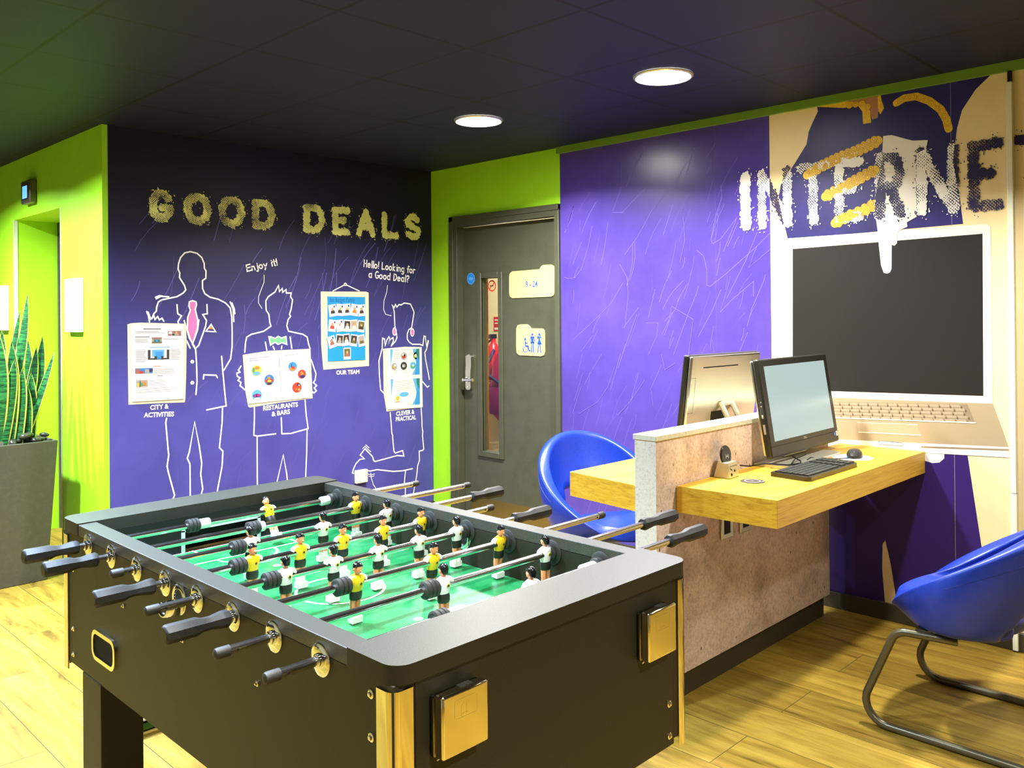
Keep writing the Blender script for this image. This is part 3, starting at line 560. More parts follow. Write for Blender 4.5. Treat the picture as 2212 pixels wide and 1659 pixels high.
# ------------------------------------------------------------------ Good deals mural on the back wall
M1 = thing('wall_mural', 'dark purple wall mural of chalk outlined figures under the words GOOD DEALS', 'mural', (2.9, YA, 0))
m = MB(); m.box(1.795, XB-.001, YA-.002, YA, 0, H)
rr = random.Random(5)
for k in range(130):
    u = rr.uniform(1.85, 4.0); v = rr.uniform(.3, 2.0); a = rr.uniform(.9, 1.35); l = rr.uniform(.08, .35); c = rr.uniform(-.25, .25)
    p = [(u+l*t*math.cos(a+c*t), v+l*t*math.sin(a+c*t)) for t in (0, .25, .5, .75, 1)]
    if max(q[0] for q in p) < 4.06: m.stroke(WA, p, rr.choice((.002, .003, .005)), .0021+.000004*k, 1)
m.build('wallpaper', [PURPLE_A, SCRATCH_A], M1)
m = MB(); cell = .0031
for ch, (a, b), sd in zip('GOODDEALS', D['GOODL'], range(9)):
    (u0, v1), (u1, v0) = [(p[0]/1000, p[1]/1000) for p in (a, b)]
    u0 += .012; u1 -= .012; v0 = 1.980; v1 = 2.172
    U, V, K = letter_cells(ch, u0, v0, u1-u0, v1-v0, .048 if ch != 'I' else .05, cell, .026, {6: .95, 7: .95, 8: .9, 5: .75, 1: .42, 2: .42, 0: .52}.get(sd, .60), sd)
    for i, k, j in runs(K):
        x0 = U[i, j]-cell/2; x1 = U[k-1, j]+cell/2; z0 = V[i, j]-cell/2
        m.add([WA(x0, z0, .0026), WA(x1, z0, .0026), WA(x1, z0+cell, .0026), WA(x0, z0+cell, .0026)], [(0, 1, 2, 3)])
m.build('heading', [mat('yellow_green_print', (.78, .82, .26), .6)], M1)
for nm, w_ in (('FIG1', .0085), ('FIG2', .0085), ('FIG3', .0085)):
    m = MB()
    if nm == 'FIG1': m.poly(WA, mm(D['TIE']), .0026, 1); m.poly(WA, mm(D['HANKY']), .0026, 2)
    if nm == 'FIG2': m.poly(WA, mm(D['BOW']), .0026, 3)
    if nm == 'FIG3':
        for (u, v) in mm(D['EAR']): m.disc(WA, (u, v), .019, .030, .0024, 0); m.disc(WA, (u, v), .013, .023, .0028, 1)
    for k_, s in enumerate(D[nm]): m.stroke(WA, mm(s), w_, .0031+.00003*k_, 0)
    if nm == 'FIG3':
        for s in D['THIN']: m.stroke(WA, mm(s), .005, .0031, 0)
    m.build('chalk_figure', [CHALK, mat('pink_print', (.62, .16, .42), .6), mat('orange_print', (.70, .22, .015), .6), mat('mint_print', (.14, .52, .22), .6)], M1)
# handwritten capitals from strokes
HG = {'E': [[(.9, 1), (.1, .95), (.05, 0), (.9, .05)], [(.08, .5), (.75, .55)]], 'n': [[(.1, .6), (.1, 0)], [(.1, .4), (.35, .6), (.6, .55), (.7, 0)]],
 'j': [[(.35, .6), (.35, -.15), (.2, -.3), (0, -.22)], [(.35, .85), (.35, .87)]], 'o': [arc(.4, .3, .34, .3, 0, 360, 10)], 'y': [[(.05, .6), (.4, .1)], [(.75, .6), (.4, .1), (.15, -.3)]],
 'i': [[(.2, .6), (.2, 0)], [(.2, .88), (.2, .9)]], 't': [[(.3, .95), (.3, .05), (.5, 0)], [(.0, .65), (.6, .65)]], '!': [[(.15, 1), (.15, .3)], [(.15, .03), (.15, .05)]],
 'H': [[(.05, 1), (.05, 0)], [(.75, 1), (.75, 0)], [(.05, .5), (.75, .5)]], 'e': [[(.08, .3), (.7, .35)]+arc(.4, .3, .33, .3, 10, 320, 9)], 'l': [[(.15, 1), (.15, 0)]],
 'L': [[(.1, 1), (.1, 0), (.75, .05)]], 'k': [[(.1, 1), (.1, 0)], [(.6, .6), (.12, .28), (.65, 0)]], 'g': [arc(.4, .3, .33, .3, 20, 340, 9), [(.72, .6), (.72, -.2), (.5, -.35), (.15, -.28)]],
 'f': [[(.65, .9), (.45, 1), (.3, .85), (.3, 0)], [(.05, .55), (.6, .55)]], 'r': [[(.1, .6), (.1, 0)], [(.1, .4), (.35, .6), (.55, .55)]], 'a': [arc(.38, .3, .32, .3, 30, 340, 9), [(.7, .6), (.7, 0)]],
 'G': [arc(.45, .5, .42, .5, 50, 330, 12)+[(.85, .42), (.5, .42)]], 'd': [arc(.38, .3, .32, .3, 20, 340, 9), [(.7, 1), (.7, 0)]], 'D': [[(.1, 1), (.1, 0), (.5, .05), (.85, .45), (.6, .9), (.05, 1)]],
 '?': [[(.1, .8), (.3, 1), (.6, .9), (.6, .65), (.3, .45), (.3, .28)], [(.3, .03), (.3, .05)]]}
HW = {'i': .4, 'l': .35, '!': .4, 't': .65, 'j': .55, 'f': .7, 'r': .6}
def hand(mb, txt, o, end, hgt, w_, d=.003):
    adv = [.55 if c == ' ' else HW.get(c, .92) for c in txt]; tot = sum(adv)
    dx, dy = end[0]-o[0], end[1]-o[1]; L_ = math.hypot(dx, dy); ux, uy = dx/L_, dy/L_; k = L_/tot; x = 0
    for c, a in zip(txt, adv):
        if c != ' ':
            for s in HG[c]: mb.stroke(WA, [(o[0]+ux*(x+p[0]*k*.92)-uy*p[1]*hgt, o[1]+uy*(x+p[0]*k*.92)+ux*p[1]*hgt) for p in s], w_, d)
        x += a*k
m = MB(); m.stroke(WA, mm(D['TAIL1']), .004, .0029)
hand(m, 'Enjoy it!', (2.610, 1.718), (2.826, 1.766), .040, .0075)
m.build('speech_text', [CHALK], M1)
m = MB(); m.stroke(WA, mm(D['TAIL2']), .004, .0029)
hand(m, 'Hello! Looking for', (3.474, 1.776), (3.922, 1.742), .047, .0075)
hand(m, 'a Good Deal?', (3.514, 1.705), (3.875, 1.677), .047, .0075)
m.build('speech_text', [CHALK], M1)
def cap(*rows):
    m = MB()
    for txt, a, b, size in rows:
        l = math.hypot(b[0]-a[0], b[1]-a[1]); vs, fs = text2d(txt, size, .0013); wd = max(v[0] for v in vs)
        m.text(WA, txt, size, a, ((b[0]-a[0])/l, (b[1]-a[1])/l), .003, sx=l/wd, bold=.0013)
    m.build('caption', [CHALK], M1)
cap(('CITY &', (2.014, .923), (2.120, .923), .036), ('ACTIVITIES', (1.980, .884), (2.150, .876), .036))
cap(('RESTAURANTS', (2.710, .859), (2.956, .864), .040), ('& BARS', (2.770, .818), (2.899, .824), .040))
cap(('OUR TEAM', (3.246, 1.052), (3.431, 1.048), .038),)
cap(('CLEVER &', (3.740, .733), (3.905, .735), .042), ('PRACTICAL', (3.735, .695), (3.919, .693), .042))
for bd in ('BOARD1', 'BOARD2', 'BOARD3', 'BOARD4'):
    m = MB(); m.poly(WA, mm(D[bd]), .0036)
    if bd == 'BOARD3':
        for s in D['HANG']: m.stroke(WA, mm(s), .007, .0033, 1)
    m.build('printed_board', [mat('ivory_print', (.62, .60, .44), .55), CHALK], M1)

# sheets pinned over the printed boards; quad mapping helper (s right, t down, 0..1)
def quadmap(q):
    q = mm(q)
    def f(s, t):
        a = [(q[0][i]*(1-s)+q[1][i]*s)*(1-t)+(q[3][i]*(1-s)+q[2][i]*s)*t for i in (0, 1)]
        return tuple(a)
    return f
GREY = mat('grey_print', (.30, .30, .30), .6); DGREY = mat('dark_grey_print', (.12, .11, .115), .6)
cols = dict(brick=(.45, .16, .11), sky=(.05, .25, .65), teal=(.03, .22, .22), dark=(.05, .04, .035), tan=(.55, .42, .27), lblue=(.15, .5, .85), green=(.12, .42, .12), yellow=(.85, .7, .1), orange=(.8, .28, .05), magenta=(.6, .04, .25), white=(.85, .85, .85), red=(.6, .06, .03), skin=(.72, .42, .26), navy=(.03, .03, .18), stone=(.45, .43, .40), olive=(.16, .15, .03), hair=(.45, .26, .06), mid=(.05, .33, .80))
PM = {k: mat('print_'+k, tuple(q*.72 for q in v), .5) for k, v in cols.items()}
PL = list(PM.values()); PI_ = {k: i for i, k in enumerate(PM)}
BASE = [PAPER, GREY, DGREY]+PL
def ci(k): return 3+PI_[k]
def rect(m, f, s0, t0, s1, t1, d, mi): m.poly(WA, [f(s0, t0), f(s1, t0), f(s1, t1), f(s0, t1)], d, mi)
def lines(m, f, s0, s1, t0, n, dt, d, rnd, h=.004, slope=0):
    for k in range(n):
        e = s1-rnd.random()*(s1-s0)*.25; t = t0+k*dt
        m.poly(WA, [f(s0, t), f(e, t+slope*(e-s0)), f(e, t+h+slope*(e-s0)), f(s0, t+h)], d, 1)
def photo(m, f, s0, t0, s1, t1, d, ground, blobs, rnd):
    rect(m, f, s0, t0, s1, t1, d, ci(ground))
    for k_, (a, b_, c_, e, col) in enumerate(blobs): rect(m, f, s0+(s1-s0)*a, t0+(t1-t0)*b_, s0+(s1-s0)*c_, t0+(t1-t0)*e, d+.0004*(k_+1), ci(col))
def sheet(name, q, label, cat, thick=.006):
    f = quadmap(q); t = thing(name, label, cat, WA(*f(.5, 1), .004))
    MB().prism(WA, [f(0, 0), f(1, 0), f(1, 1), f(0, 1)], .0038, .0038+thick).build('paper', [PAPER], t)
    return t, f, .0038+thick+.0004
rd = random.Random(2)
t, f, d = sheet('poster', D['SHEET1'], 'white city activities poster with five pictures on the leftmost board', 'poster')
m = MB()
photo(m, f, .675, .075, .935, .14, d, 'brick', [(.2, .5, .8, 1, 'stone'), (.05, .1, .3, .6, 'white'), (.55, .1, .7, .8, 'skin'), (.3, .6, .5, .9, 'dark')], rd)
photo(m, f, .36, .16, .555, .235, d, 'tan', [(0, 0, 1, .25, 'brick'), (.2, .35, .8, .8, 'teal'), (.4, .4, .6, .9, 'mid'), (0, .8, 1, 1, 'olive')], rd)
photo(m, f, .285, .325, .70, .455, d, 'dark', [(.12, 0, .88, .85, 'white'), (.2, 0, .75, .7, 'lblue'), (.35, .2, .68, .95, 'mid'), (.3, .65, .42, 1, 'dark'), (.62, .65, .72, 1, 'dark')], rd)
photo(m, f, .045, .565, .375, .635, d, 'sky', [(0, .1, .25, 1, 'brick'), (.25, .5, .45, 1, 'red'), (.55, .2, .8, 1, 'stone'), (.8, .1, 1, .7, 'navy')], rd)
photo(m, f, .065, .72, .28, .81, d, 'tan', [(0, 0, .4, .3, 'stone'), (.05, .45, .25, .9, 'yellow'), (.4, .4, .55, .9, 'green'), (.6, .3, .85, .8, 'orange'), (.3, .1, .35, 1, 'dark')], rd)
m.build('picture', BASE, t)
m = MB(); lines(m, f, .05, .64, .075, 3, .012, d, rd); lines(m, f, .05, .33, .175, 5, .012, d, rd); lines(m, f, .58, .93, .175, 2, .012, d, rd)
lines(m, f, .05, .27, .32, 15, .0115, d, rd); lines(m, f, .72, .94, .32, 13, .0115, d, rd); lines(m, f, .40, .9, .575, 7, .012, d, rd); lines(m, f, .30, .68, .725, 6, .014, d, rd); lines(m, f, .06, .94, .82, 6, .013, d, rd)
rect(m, f, .20, .042, .53, .053, d, 2); rect(m, f, .05, .148, .32, .157, d, 2); rect(m, f, .31, .288, .71, .296, d, ci('lblue')); rect(m, f, .39, .54, .53, .548, d, ci('orange')); rect(m, f, .46, .668, .57, .676, d, 2)
m.build('print', BASE, t)
def circ(m, f, s, t_, r, base, blobs):
    c = f(s, t_); m.disc(WA, c, r, r*.98, d, ci(base), 28)
    for k_, (dx, dy, rx, ry, col) in enumerate(blobs): m.disc(WA, (c[0]+dx*r, c[1]+dy*r), rx*r, ry*r, d+.0004*(k_+1), ci(col), 14)
t, f, d = sheet('poster', D['SHEET2'], 'white restaurants page with three round pictures, left half of the folded pair', 'poster', .005)
m = MB()
circ(m, f, .27, .33, .034, 'yellow', [(-.6, .1, .3, .5, 'green'), (.1, .5, .5, .3, 'orange'), (0, -.5, .7, .35, 'lblue')])
circ(m, f, .66, .545, .034, 'sky', [(0, -.15, .85, .4, 'red'), (0, -.2, .4, .2, 'yellow'), (0, -.7, .5, .2, 'dark'), (-.1, .35, .3, .3, 'orange')])
circ(m, f, .26, .835, .034, 'lblue', [(0, -.1, .8, .35, 'navy'), (-.4, -.1, .2, .25, 'magenta'), (.3, -.05, .35, .25, 'magenta'), (0, -.65, .6, .25, 'white')])
m.build('picture', BASE, t)
m = MB()
for k, (s, t_, a, n) in enumerate(((.52, .27, 0, 7), (.12, .50, 0, 8), (.53, .76, 0, 9))): lines(m, f, s, s+.3, t_, n, .016, d, rd, slope=.06)
lines(m, f, .37, .62, .195, 1, .02, d, rd); lines(m, f, .40, .62, .70, 1, .02, d, rd)
m.text(WA, 'Restaurants and Nightlife in', .013, f(.07, .085), (1, .06), d, 2); m.text(WA, 'Birmingham', .013, f(.07, .13), (1, .06), d, 2)
m.build('print', BASE, t)
t, f, d = sheet('poster', D['SHEET3'], 'white nightlife page with three round pictures, right half of the folded pair', 'poster', .005)
m = MB()
circ(m, f, .43, .31, .031, 'mid', [(0, -.45, .75, .4, 'orange'), (.1, -.2, .4, .3, 'red'), (-.3, .2, .08, .4, 'dark')])
circ(m, f, .74, .485, .030, 'red', [(-.1, .2, .25, .5, 'orange'), (.1, -.5, .6, .3, 'navy'), (.2, .1, .15, .15, 'yellow')])
circ(m, f, .56, .755, .034, 'red', [(.3, .5, .35, .3, 'dark'), (-.2, -.3, .2, .2, 'orange'), (.4, -.4, .2, .2, 'yellow'), (.4, .4, .15, .15, 'white')])
m.build('picture', BASE, t)
m = MB()
for k, (s, t_, n) in enumerate(((.06, .37, 9), (.70, .28, 6), (.07, .73, 9))): lines(m, f, s, s+.22, t_, n, .016, d, rd, slope=.06)
lines(m, f, .25, .62, .185, 1, .02, d, rd); lines(m, f, .3, .55, .585, 1, .02, d, rd); lines(m, f, .72, .9, .885, 1, .02, d, rd)
m.text(WA, 'When the night falls', .013, f(.14, .075), (1, .06), d, 2); lines(m, f, .60, .93, .105, 1, .02, d, rd)
m.build('print', BASE, t)
t, f, d = sheet('poster', D['SHEET4'], 'sky blue team poster with handwritten heading on the board with hanging string', 'poster', .004)
for ch in list(t.children): ch.data.materials[0] = mat('sky_blue_card', (.012, .26, .58), .45)
m = MB(); m.text(WA, 'Ibis Budget Family', .042, f(.04, .085), (1, .01), d, 0, shear=.15, sx=.66); m.build('handwriting', [mat('dark_blue_ink', (.006, .07, .28), .5)], t)
pol = [(278, 530, -8, 'white', 'dark', 'skin'), (395, 520, 5, 'white', 'dark', 'yellow'), (505, 515, -5, 'white', 'dark', 'yellow'), (632, 520, 7, 'white', 'orange', 'hair'), (745, 525, -5, 'white', 'dark', 'hair'),
 (270, 775, 7, 'white', 'red', 'orange'), (393, 775, -7, 'white', 'white', 'skin'), (510, 778, 4, 'dark', 'white', 'skin'), (620, 775, -4, 'tan', 'white', 'hair'), (740, 790, 8, 'olive', 'dark', 'tan'),
 (262, 1035, -15, 'white', 'brick', 'dark'), (385, 1010, 6, 'dark', 'stone', 'skin'), (495, 1005, -6, 'dark', 'white', 'tan'), (615, 1018, 8, 'dark', 'olive', 'tan'), (742, 1025, -10, 'stone', 'olive', 'tan'), (508, 1230, 0, 'olive', 'brick', 'tan')]
rown = ['top', 'middle', 'bottom']; place = ['leftmost', 'second from left', 'centre', 'second from right', 'rightmost']
tops = {'white': 'white', 'dark': 'black', 'red': 'red', 'orange': 'orange', 'olive': 'dark green', 'brick': 'dark red', 'stone': 'grey'}
for k, (cx, cy, an, bg, top, hair) in enumerate(pol):
    c = f((cx-204)/606, (cy-305)/1040); a = math.radians(-an); ca, sa = math.cos(a), math.sin(a)
    R_ = lambda x, y: (c[0]+(x*ca-y*sa), c[1]+(x*sa+y*ca))
    m = MB(); w_, h_ = .0345, .0395; dz = d+.0004+(k % 3)*.0009
    m.prism(WA, [R_(-w_*.85, h_), R_(w_*.85, h_), R_(w_*.85, -h_), R_(-w_*.85, -h_)], dz, dz+.0006, 0)
    q = dz+.0010
    m.poly(WA, [R_(-w_*.68, h_*.8), R_(w_*.68, h_*.8), R_(w_*.68, -h_*.52), R_(-w_*.68, -h_*.52)], q, ci(bg))
    m.poly(WA, [R_(-.017, -h_*.52), R_(.017, -h_*.52), R_(.014, -.004), R_(.006, .003), R_(-.006, .003), R_(-.014, -.004)], q+.0003, ci(top))
    e = R_(0, .008); m.disc(WA, e, .0085, .0105, q+.0006, ci(hair), 12); e = R_(0, .007); m.disc(WA, e, .0055, .0075, q+.0009, ci('skin'), 12)
    if bg == 'white': m.poly(WA, [R_(.010, h_*.78), R_(.02, h_*.78), R_(.02, h_*.45), R_(.010, h_*.45)], q+.0003, ci('navy'))
    m.stroke(WA, [R_(-.016, -h_*.75), R_(-.005, -h_*.7), R_(.004, -h_*.77), R_(.016, -h_*.72)], .0015, q, 1)
    lb = 'instant photo, person in %s, %s of the %s row on blue poster' % (tops[top], place[k % 5], rown[k//5]) if k < 15 else 'instant photo alone below the three rows on blue poster'
    tag(m.build('instant_photo', BASE), lb, 'photo', 'instant photos on the blue poster')
t, f, d = sheet('poster', D['SHEET5'], 'white practical tips poster with blue ribbons and five round pictures on rightmost board', 'poster', .005)
m = MB()
for t0, t1 in ((.02, .45), (.51, .945)):
    rect(m, f, .075, t0, .16, t0+.005, d, ci('lblue')); m.poly(WA, [f(.085, t0), f(.16, t0), f(.09, t0+.29)], d, ci('lblue'))
    m.poly(WA, [f(.73, t0), f(.93, t0), f(.93, t1), f(.70, t1), f(.85, t0+.27)], d, ci('lblue')); m.poly(WA, [f(.83, t0), f(.93, t0), f(.93, t1-.02), f(.86, t0+.2)], d+.0004, ci('teal')); m.poly(WA, [f(.86, t0+.1), f(.93, t0+.2), f(.93, t1), f(.78, t1)], d+.0006, ci('mid'))
circ(m, f, .47, .135, .028, 'stone', [(0, -.1, .6, .5, 'red'), (-.3, .4, .3, .3, 'white'), (.2, .2, .3, .3, 'dark')]); circ(m, f, .83, .135, .027, 'green', [(0, 0, .6, .5, 'yellow'), (-.1, .2, .3, .3, 'white')])
circ(m, f, .19, .30, .026, 'stone', [(-.2, -.2, .5, .4, 'hair'), (-.1, -.1, .25, .25, 'yellow'), (.3, .3, .4, .3, 'white')]); circ(m, f, .465, .295, .029, 'dark', [(-.2, 0, .25, .4, 'white'), (.2, 0, .25, .4, 'stone')]); circ(m, f, .735, .295, .027, 'lblue', [(0, -.3, .8, .4, 'green'), (0, 0, .3, .3, 'white')])
m.disc(WA, f(.465, .765), .042, .017, d, ci('lblue')); m.disc(WA, f(.275, .825), .018, .018, d, ci('yellow'))
c = f(.275, .825); m.disc(WA, (c[0]-.006, c[1]+.005), .002, .003, d+.0005, ci('dark'), 8); m.disc(WA, (c[0]+.006, c[1]+.005), .002, .003, d+.0005, ci('dark'), 8); m.stroke(WA, [(c[0]-.008, c[1]-.005), (c[0], c[1]-.009), (c[0]+.008, c[1]-.005)], .002, d+.0005, ci('dark'))
rect(m, f, .20, .878, .34, .892, d, ci('orange'))
m.build('picture', BASE, t)
m = MB(); lines(m, f, .2, .7, .03, 1, .02, d, rd); lines(m, f, .18, .38, .07, 9, .015, d, rd); lines(m, f, .60, .75, .07, 4, .015, d, rd); lines(m, f, .13, .3, .36, 5, .015, d, rd); lines(m, f, .40, .6, .36, 4, .015, d, rd); lines(m, f, .2, .74, .53, 10, .019, d, rd); lines(m, f, .55, .74, .90, 3, .016, d, rd)
m.build('print', BASE, t)
# blank socket cover
t = thing('socket_cover', 'cream blanking plate on the purple mural below the outlined dog', 'socket', WA(3.43, .307, 0))
MB().box(3.382, 3.476, YA-.030, YA-.003, .309, .397).build('plate', [mat('cream_plastic', (.80, .76, .60), .4)], t, bev=.004)
for sx_ in (3.400, 3.458): MB().cyl((sx_, YA-.0308, .353), (sx_, YA-.0295, .353), .003, 10).build('screw', [STEEL], t)

# ------------------------------------------------------------------ mural on the right wall
M2 = thing('wall_mural', 'violet and cream wall mural of a uniformed figure, a laptop and the word INTERNET', 'mural', (XB, 2.0, 0))
m = MB(); m.box(XB-.002, XB, 2.162, 3.600, 0, 2.4525, 0)
for k, s in enumerate(D['SCR']): m.stroke(WB, mm(s), .0034, .0023+.00004*k, 1)
rr = random.Random(11)
for k in range(140):
    u = rr.uniform(2.25, 3.55); v = rr.uniform(.2, 2.2); a = rr.uniform(1.75, 2.15); l = rr.uniform(.05, .25); c = rr.uniform(-.3, .3)
    p = [(u+l*t_*math.cos(a+c*t_), v+l*t_*math.sin(a+c*t_)) for t_ in (0, .3, .6, 1)]
    if min(q[0] for q in p) > 2.17 and max(q[0] for q in p) < 3.59: m.stroke(WB, p, rr.choice((.0012, .002, .003)), .0021+.000004*k, 1)
m.box(XB-.0024, XB-.002, 2.4825, 2.4835, 0, 2.45, 1)
m.build('wallpaper', [PURPLE, SCRATCH], M2)
MB().box(XB-.002, XB, -2.5, 2.161, 0, 2.4525).build('wallpaper', [CREAMWALL], M2)
GOLD = speck('gold_braid_print', (.84, .56, .018), (.66, .38, .012), 150, .5, .45, .6)
m = MB()
suit = mm(D['SUIT']); glove = mm(D['GLOVE'])
suit = [(u, min(v, 2.452)) for u, v in suit]
m.poly(WB, suit, .0026, 0); m.poly(WB, [(u, min(v, 2.452)) for u, v in mm(D['NECK'])], .0030, 2); m.poly(WB, [(u, min(v, 2.452)) for u, v in mm(D['COLLAR'])], .0034, 1); m.poly(WB, mm(D['COLLAR2']), .0034, 1)
m.stroke(WB, mm(D['ARC']), .034, .0034, 1)
def braid(pts, w_, rows, step):
    q = 0; prev = None
    for (a, b) in zip(pts[:-1], pts[1:]):
        l = math.hypot(b[0]-a[0], b[1]-a[1]); n_ = max(int(l/step), 1); nx, ny = -(b[1]-a[1])/l, (b[0]-a[0])/l
        for k in range(n_):
            t_ = (k+.5)/n_
            for r in range(rows):
                o_ = (r-(rows-1)/2)*w_*.5; q += 1
                m.disc(WB, (a[0]+(b[0]-a[0])*t_+nx*o_, a[1]+(b[1]-a[1])*t_+ny*o_), step*.62, step*.62, .0036+.0002*(q % 4), 1, 14)
                m.ringd(WB, (a[0]+(b[0]-a[0])*t_+nx*o_, a[1]+(b[1]-a[1])*t_+ny*o_), step*.25, step*.33, .0037+.0002*(q % 4), 5, 12)
                m.ringd(WB, (a[0]+(b[0]-a[0])*t_+nx*o_, a[1]+(b[1]-a[1])*t_+ny*o_), step*.54, step*.62, .00365+.0002*(q % 4), 5, 14)
for k in ('STR1', 'STR2', 'STR3'): m.stroke(WB, mm(D[k]), .045, .0032, 1); braid(mm(D[k]), .058, 2, .026)
braid(mm(D['ARC']), .03, 1, .024)
braid([(u, min(v, 2.43)) for u, v in mm(D['COLLAR'])[2:5]], .03, 1, .024)
PU = [SUITM, GOLD, mat('skin_print', (.42, .19, .09), .5), mat('violet_trouser_print', (.030, .010, .13), .42, spec=.4), mat('glove_print', (.80, .78, .70), .5), mat('dark_braid_print', (.45, .23, .008), .5)]
m.build('printed_jacket', PU, M2)
m = MB(); m.poly(WB, mm(D['TROU']), .0026, 3); m.poly(WB, mm(D['FIST']), .0030, 4); m.build('printed_trousers', PU, M2)
m = MB()
m.poly(WB, mm(D['LID']), .0036, 0); m.poly(WB, mm(D['LSCR']), .0040, 1); m.poly(WB, mm(D['DECK']), .0036, 2); m.poly(WB, mm(D['LIP']), .0038, 0); m.poly(WB, mm(D['LIPGAP']), .0042, 3)
kb = mm(D['KEYB'])
def kf(s, t_): return tuple((kb[0][i]*(1-s)+kb[1][i]*s)*(1-t_)+(kb[3][i]*(1-s)+kb[2][i]*s)*t_ for i in (0, 1))
m.poly(WB, kb, .0040, 3)
for r in range(5):
    for k in range(17):
        s0 = (k+.05+(r % 2)*.25)/17.6; s1 = s0+.048; t0 = r/5+.03; t1 = t0+.15
        m.poly(WB, [kf(s0, t0), kf(min(s1, 1), t0), kf(min(s1, 1), t1), kf(s0, t1)], .0044, 4); m.disc(WB, kf(s1+.004, t1), .004, .006, .0047, 5, 8)
m.poly(WB, mm(D['TPAD']), .0040, 6); m.stroke(WB, [kf(0, 1), kf(1, 1)], .006, .0048, 7)
tp = mm(D['TPAD']); m.stroke(WB, [tp[3], tp[2]], .005, .0044, 7); m.stroke(WB, [tp[0], tp[1]], .003, .0044, 7)
la = mm(D['LATCH']); m.poly(WB, la, .0044, 8); m.stroke(WB, la+[la[0]], .0025, .0048, 9)
m.poly(WB, glove, .0052, 10)
m.build('printed_laptop', [mat('silver_white_print', (.84, .80, .66), .45), BLACKP, mat('champagne_print', (.36, .285, .17), .45), mat('key_gap_print', (.26, .20, .12), .5), mat('key_print', (.36, .29, .19), .5), mat('key_shadow_print', (.13, .09, .05), .5), mat('touchpad_print', (.40, .32, .20), .5), mat('pale_line_print', (.82, .74, .55), .5), mat('latch_print', (.62, .68, .70), .5), mat('latch_line_print', (.15, .18, .25), .5), MATS['glove_print']], M2)
m = MB(); cell = .0036
stripes = []
nl = D['NETL']; spec = [('I', 2330, 2268), ('N', 2228, 2040), ('T', 2012, 1842), ('E', 1818, 1674), ('R', 1622, 1482), ('N', 1436, 1254), ('E', 1218, 1076), ('T', 1040, 870)]
def near_stroke(U, V, pl, w_):
    dd_ = np.full(U.shape, 9.)
    for (ax, ay), (bx, by) in zip(pl[:-1], pl[1:]):
        dx, dy = bx-ax, by-ay; t_ = np.clip(((U-ax)*dx+(V-ay)*dy)/(dx*dx+dy*dy), 0, 1); dd_ = np.minimum(dd_, np.hypot(U-ax-t_*dx, V-ay-t_*dy))
    return dd_ < w_/2
for sd, (ch, ya, yb) in enumerate(spec):
    wd = (ya-yb)/1000; sw = .047 if ch != 'I' else wd
    U, V, K = letter_cells(ch, 0, 1.868, wd, .312, min(sw, wd*.98), cell, .03, {0: 1., 1: .75}.get(sd, .62), sd+20)
    Y = ya/1000-U
    dark = (~inpoly(Y, V, suit)) & (Y < 2.162) | inpoly(Y, V, glove)
    gold = near_stroke(Y, V, mm(D['STR1']), .05) | near_stroke(Y, V, mm(D['STR2']), .05) | near_stroke(Y, V, mm(D['STR3']), .05)
    K &= ~(gold & (vnoise(U*40, V*40) > .42)); K &= ~((Y < 1.060) & (Y > 1.034))
    for mi, msk in ((1, K & dark), (0, K & ~dark)):
        for i, k, j in runs(msk):
            a = Y[i, j]+cell/2; b_ = Y[k-1, j]-cell/2; z0 = V[i, j]-cell/2
            m.add([WB(a, z0, .0062), WB(b_, z0, .0062), WB(b_, z0+cell, .0062), WB(a, z0+cell, .0062)], [(0, 1, 2, 3)], mi)
m.build('lettering', [mat('white_print', (.86, .86, .82), .5), NAVY], M2)
m = MB(); m.box(XB-.0029, XB-.0022, 1.2855, 1.2870, .08, 2.45, 0); m.stroke(WB, mm(D['SLOT']), .004, .003, 1); m.build('paper_seam', [mat('seam_line', (.35, .30, .22), .5), mat('slot_line', (.35, .25, .2), .5)], M2)
t = thing('cable_trunking', 'narrow white vertical cable trunking on the cream mural at right', 'trunking', (XB, 1.05, 0))
m = MB(); m.box(XB-.028, XB-.003, 1.036, 1.058, .004, .665).build('lower_length', [mat('off_white_plastic', (.80, .82, .66), .4)], t, bev=.002)
MB().box(XB-.028, XB-.003, 1.036, 1.058, .667, 2.405).build('upper_length', [MATS['off_white_plastic']], t, bev=.002)
MB().box(XB-.024, XB-.003, 1.040, 1.054, 2.4, 2.452).build('cable', [INNER], t)

# ------------------------------------------------------------------ corridor things
def frame(y0, y1, z0, z1, label):
    t = thing('notice_frame', label, 'framed notice', (XL, (y0+y1)/2, z0))
    MB().box(XL-.028, XL-.001, y0, y1, z0, z1).build('frame', [mat('white_frame', (.60, .64, .60), .3)], t, bev=.002)
    W = lambda u, v, d: (XL-.028-d, u, v)
    m = MB(); m.poly(W, [(y0+.012, z0+.012), (y1-.012, z0+.012), (y1-.012, z1-.012), (y0+.012, z1-.012)], .0008, 0)
    r_ = random.Random(4)
    for k in range(13):
        z = z1-.05-k*.0155; e = .06+r_.random()*.05; m.stroke(W, [((y0+y1)/2+e*.7, z), ((y0+y1)/2-e*.7, z)], .0025, .0014, 1)
    m.disc(W, ((y0+y1)/2, z0+.055), .006, .007, .0014, 1); m.disc(W, ((y0+y1)/2, z0+.035), .006, .007, .0014, 1)
    m.build('notice_sheet', [mat('notice_paper', (.62, .66, .64), .5), mat('pale_grey_print', (.30, .33, .33), .5)], t)
frame(5.150, 5.376, 1.362, 1.668, 'white framed notice on green wall between doorway and purple mural')
frame(6.545, 6.775, 1.362, 1.668, 'white framed notice on green wall left of the recessed doorway')
t = thing('wall_controller', 'square grey wall controller with lit blue screen above recessed doorway', 'wall control', (XL, 6.03, 2.18))
DGR = mat('bronze_grey_metal', (.22, .19, .14), .35, .8)
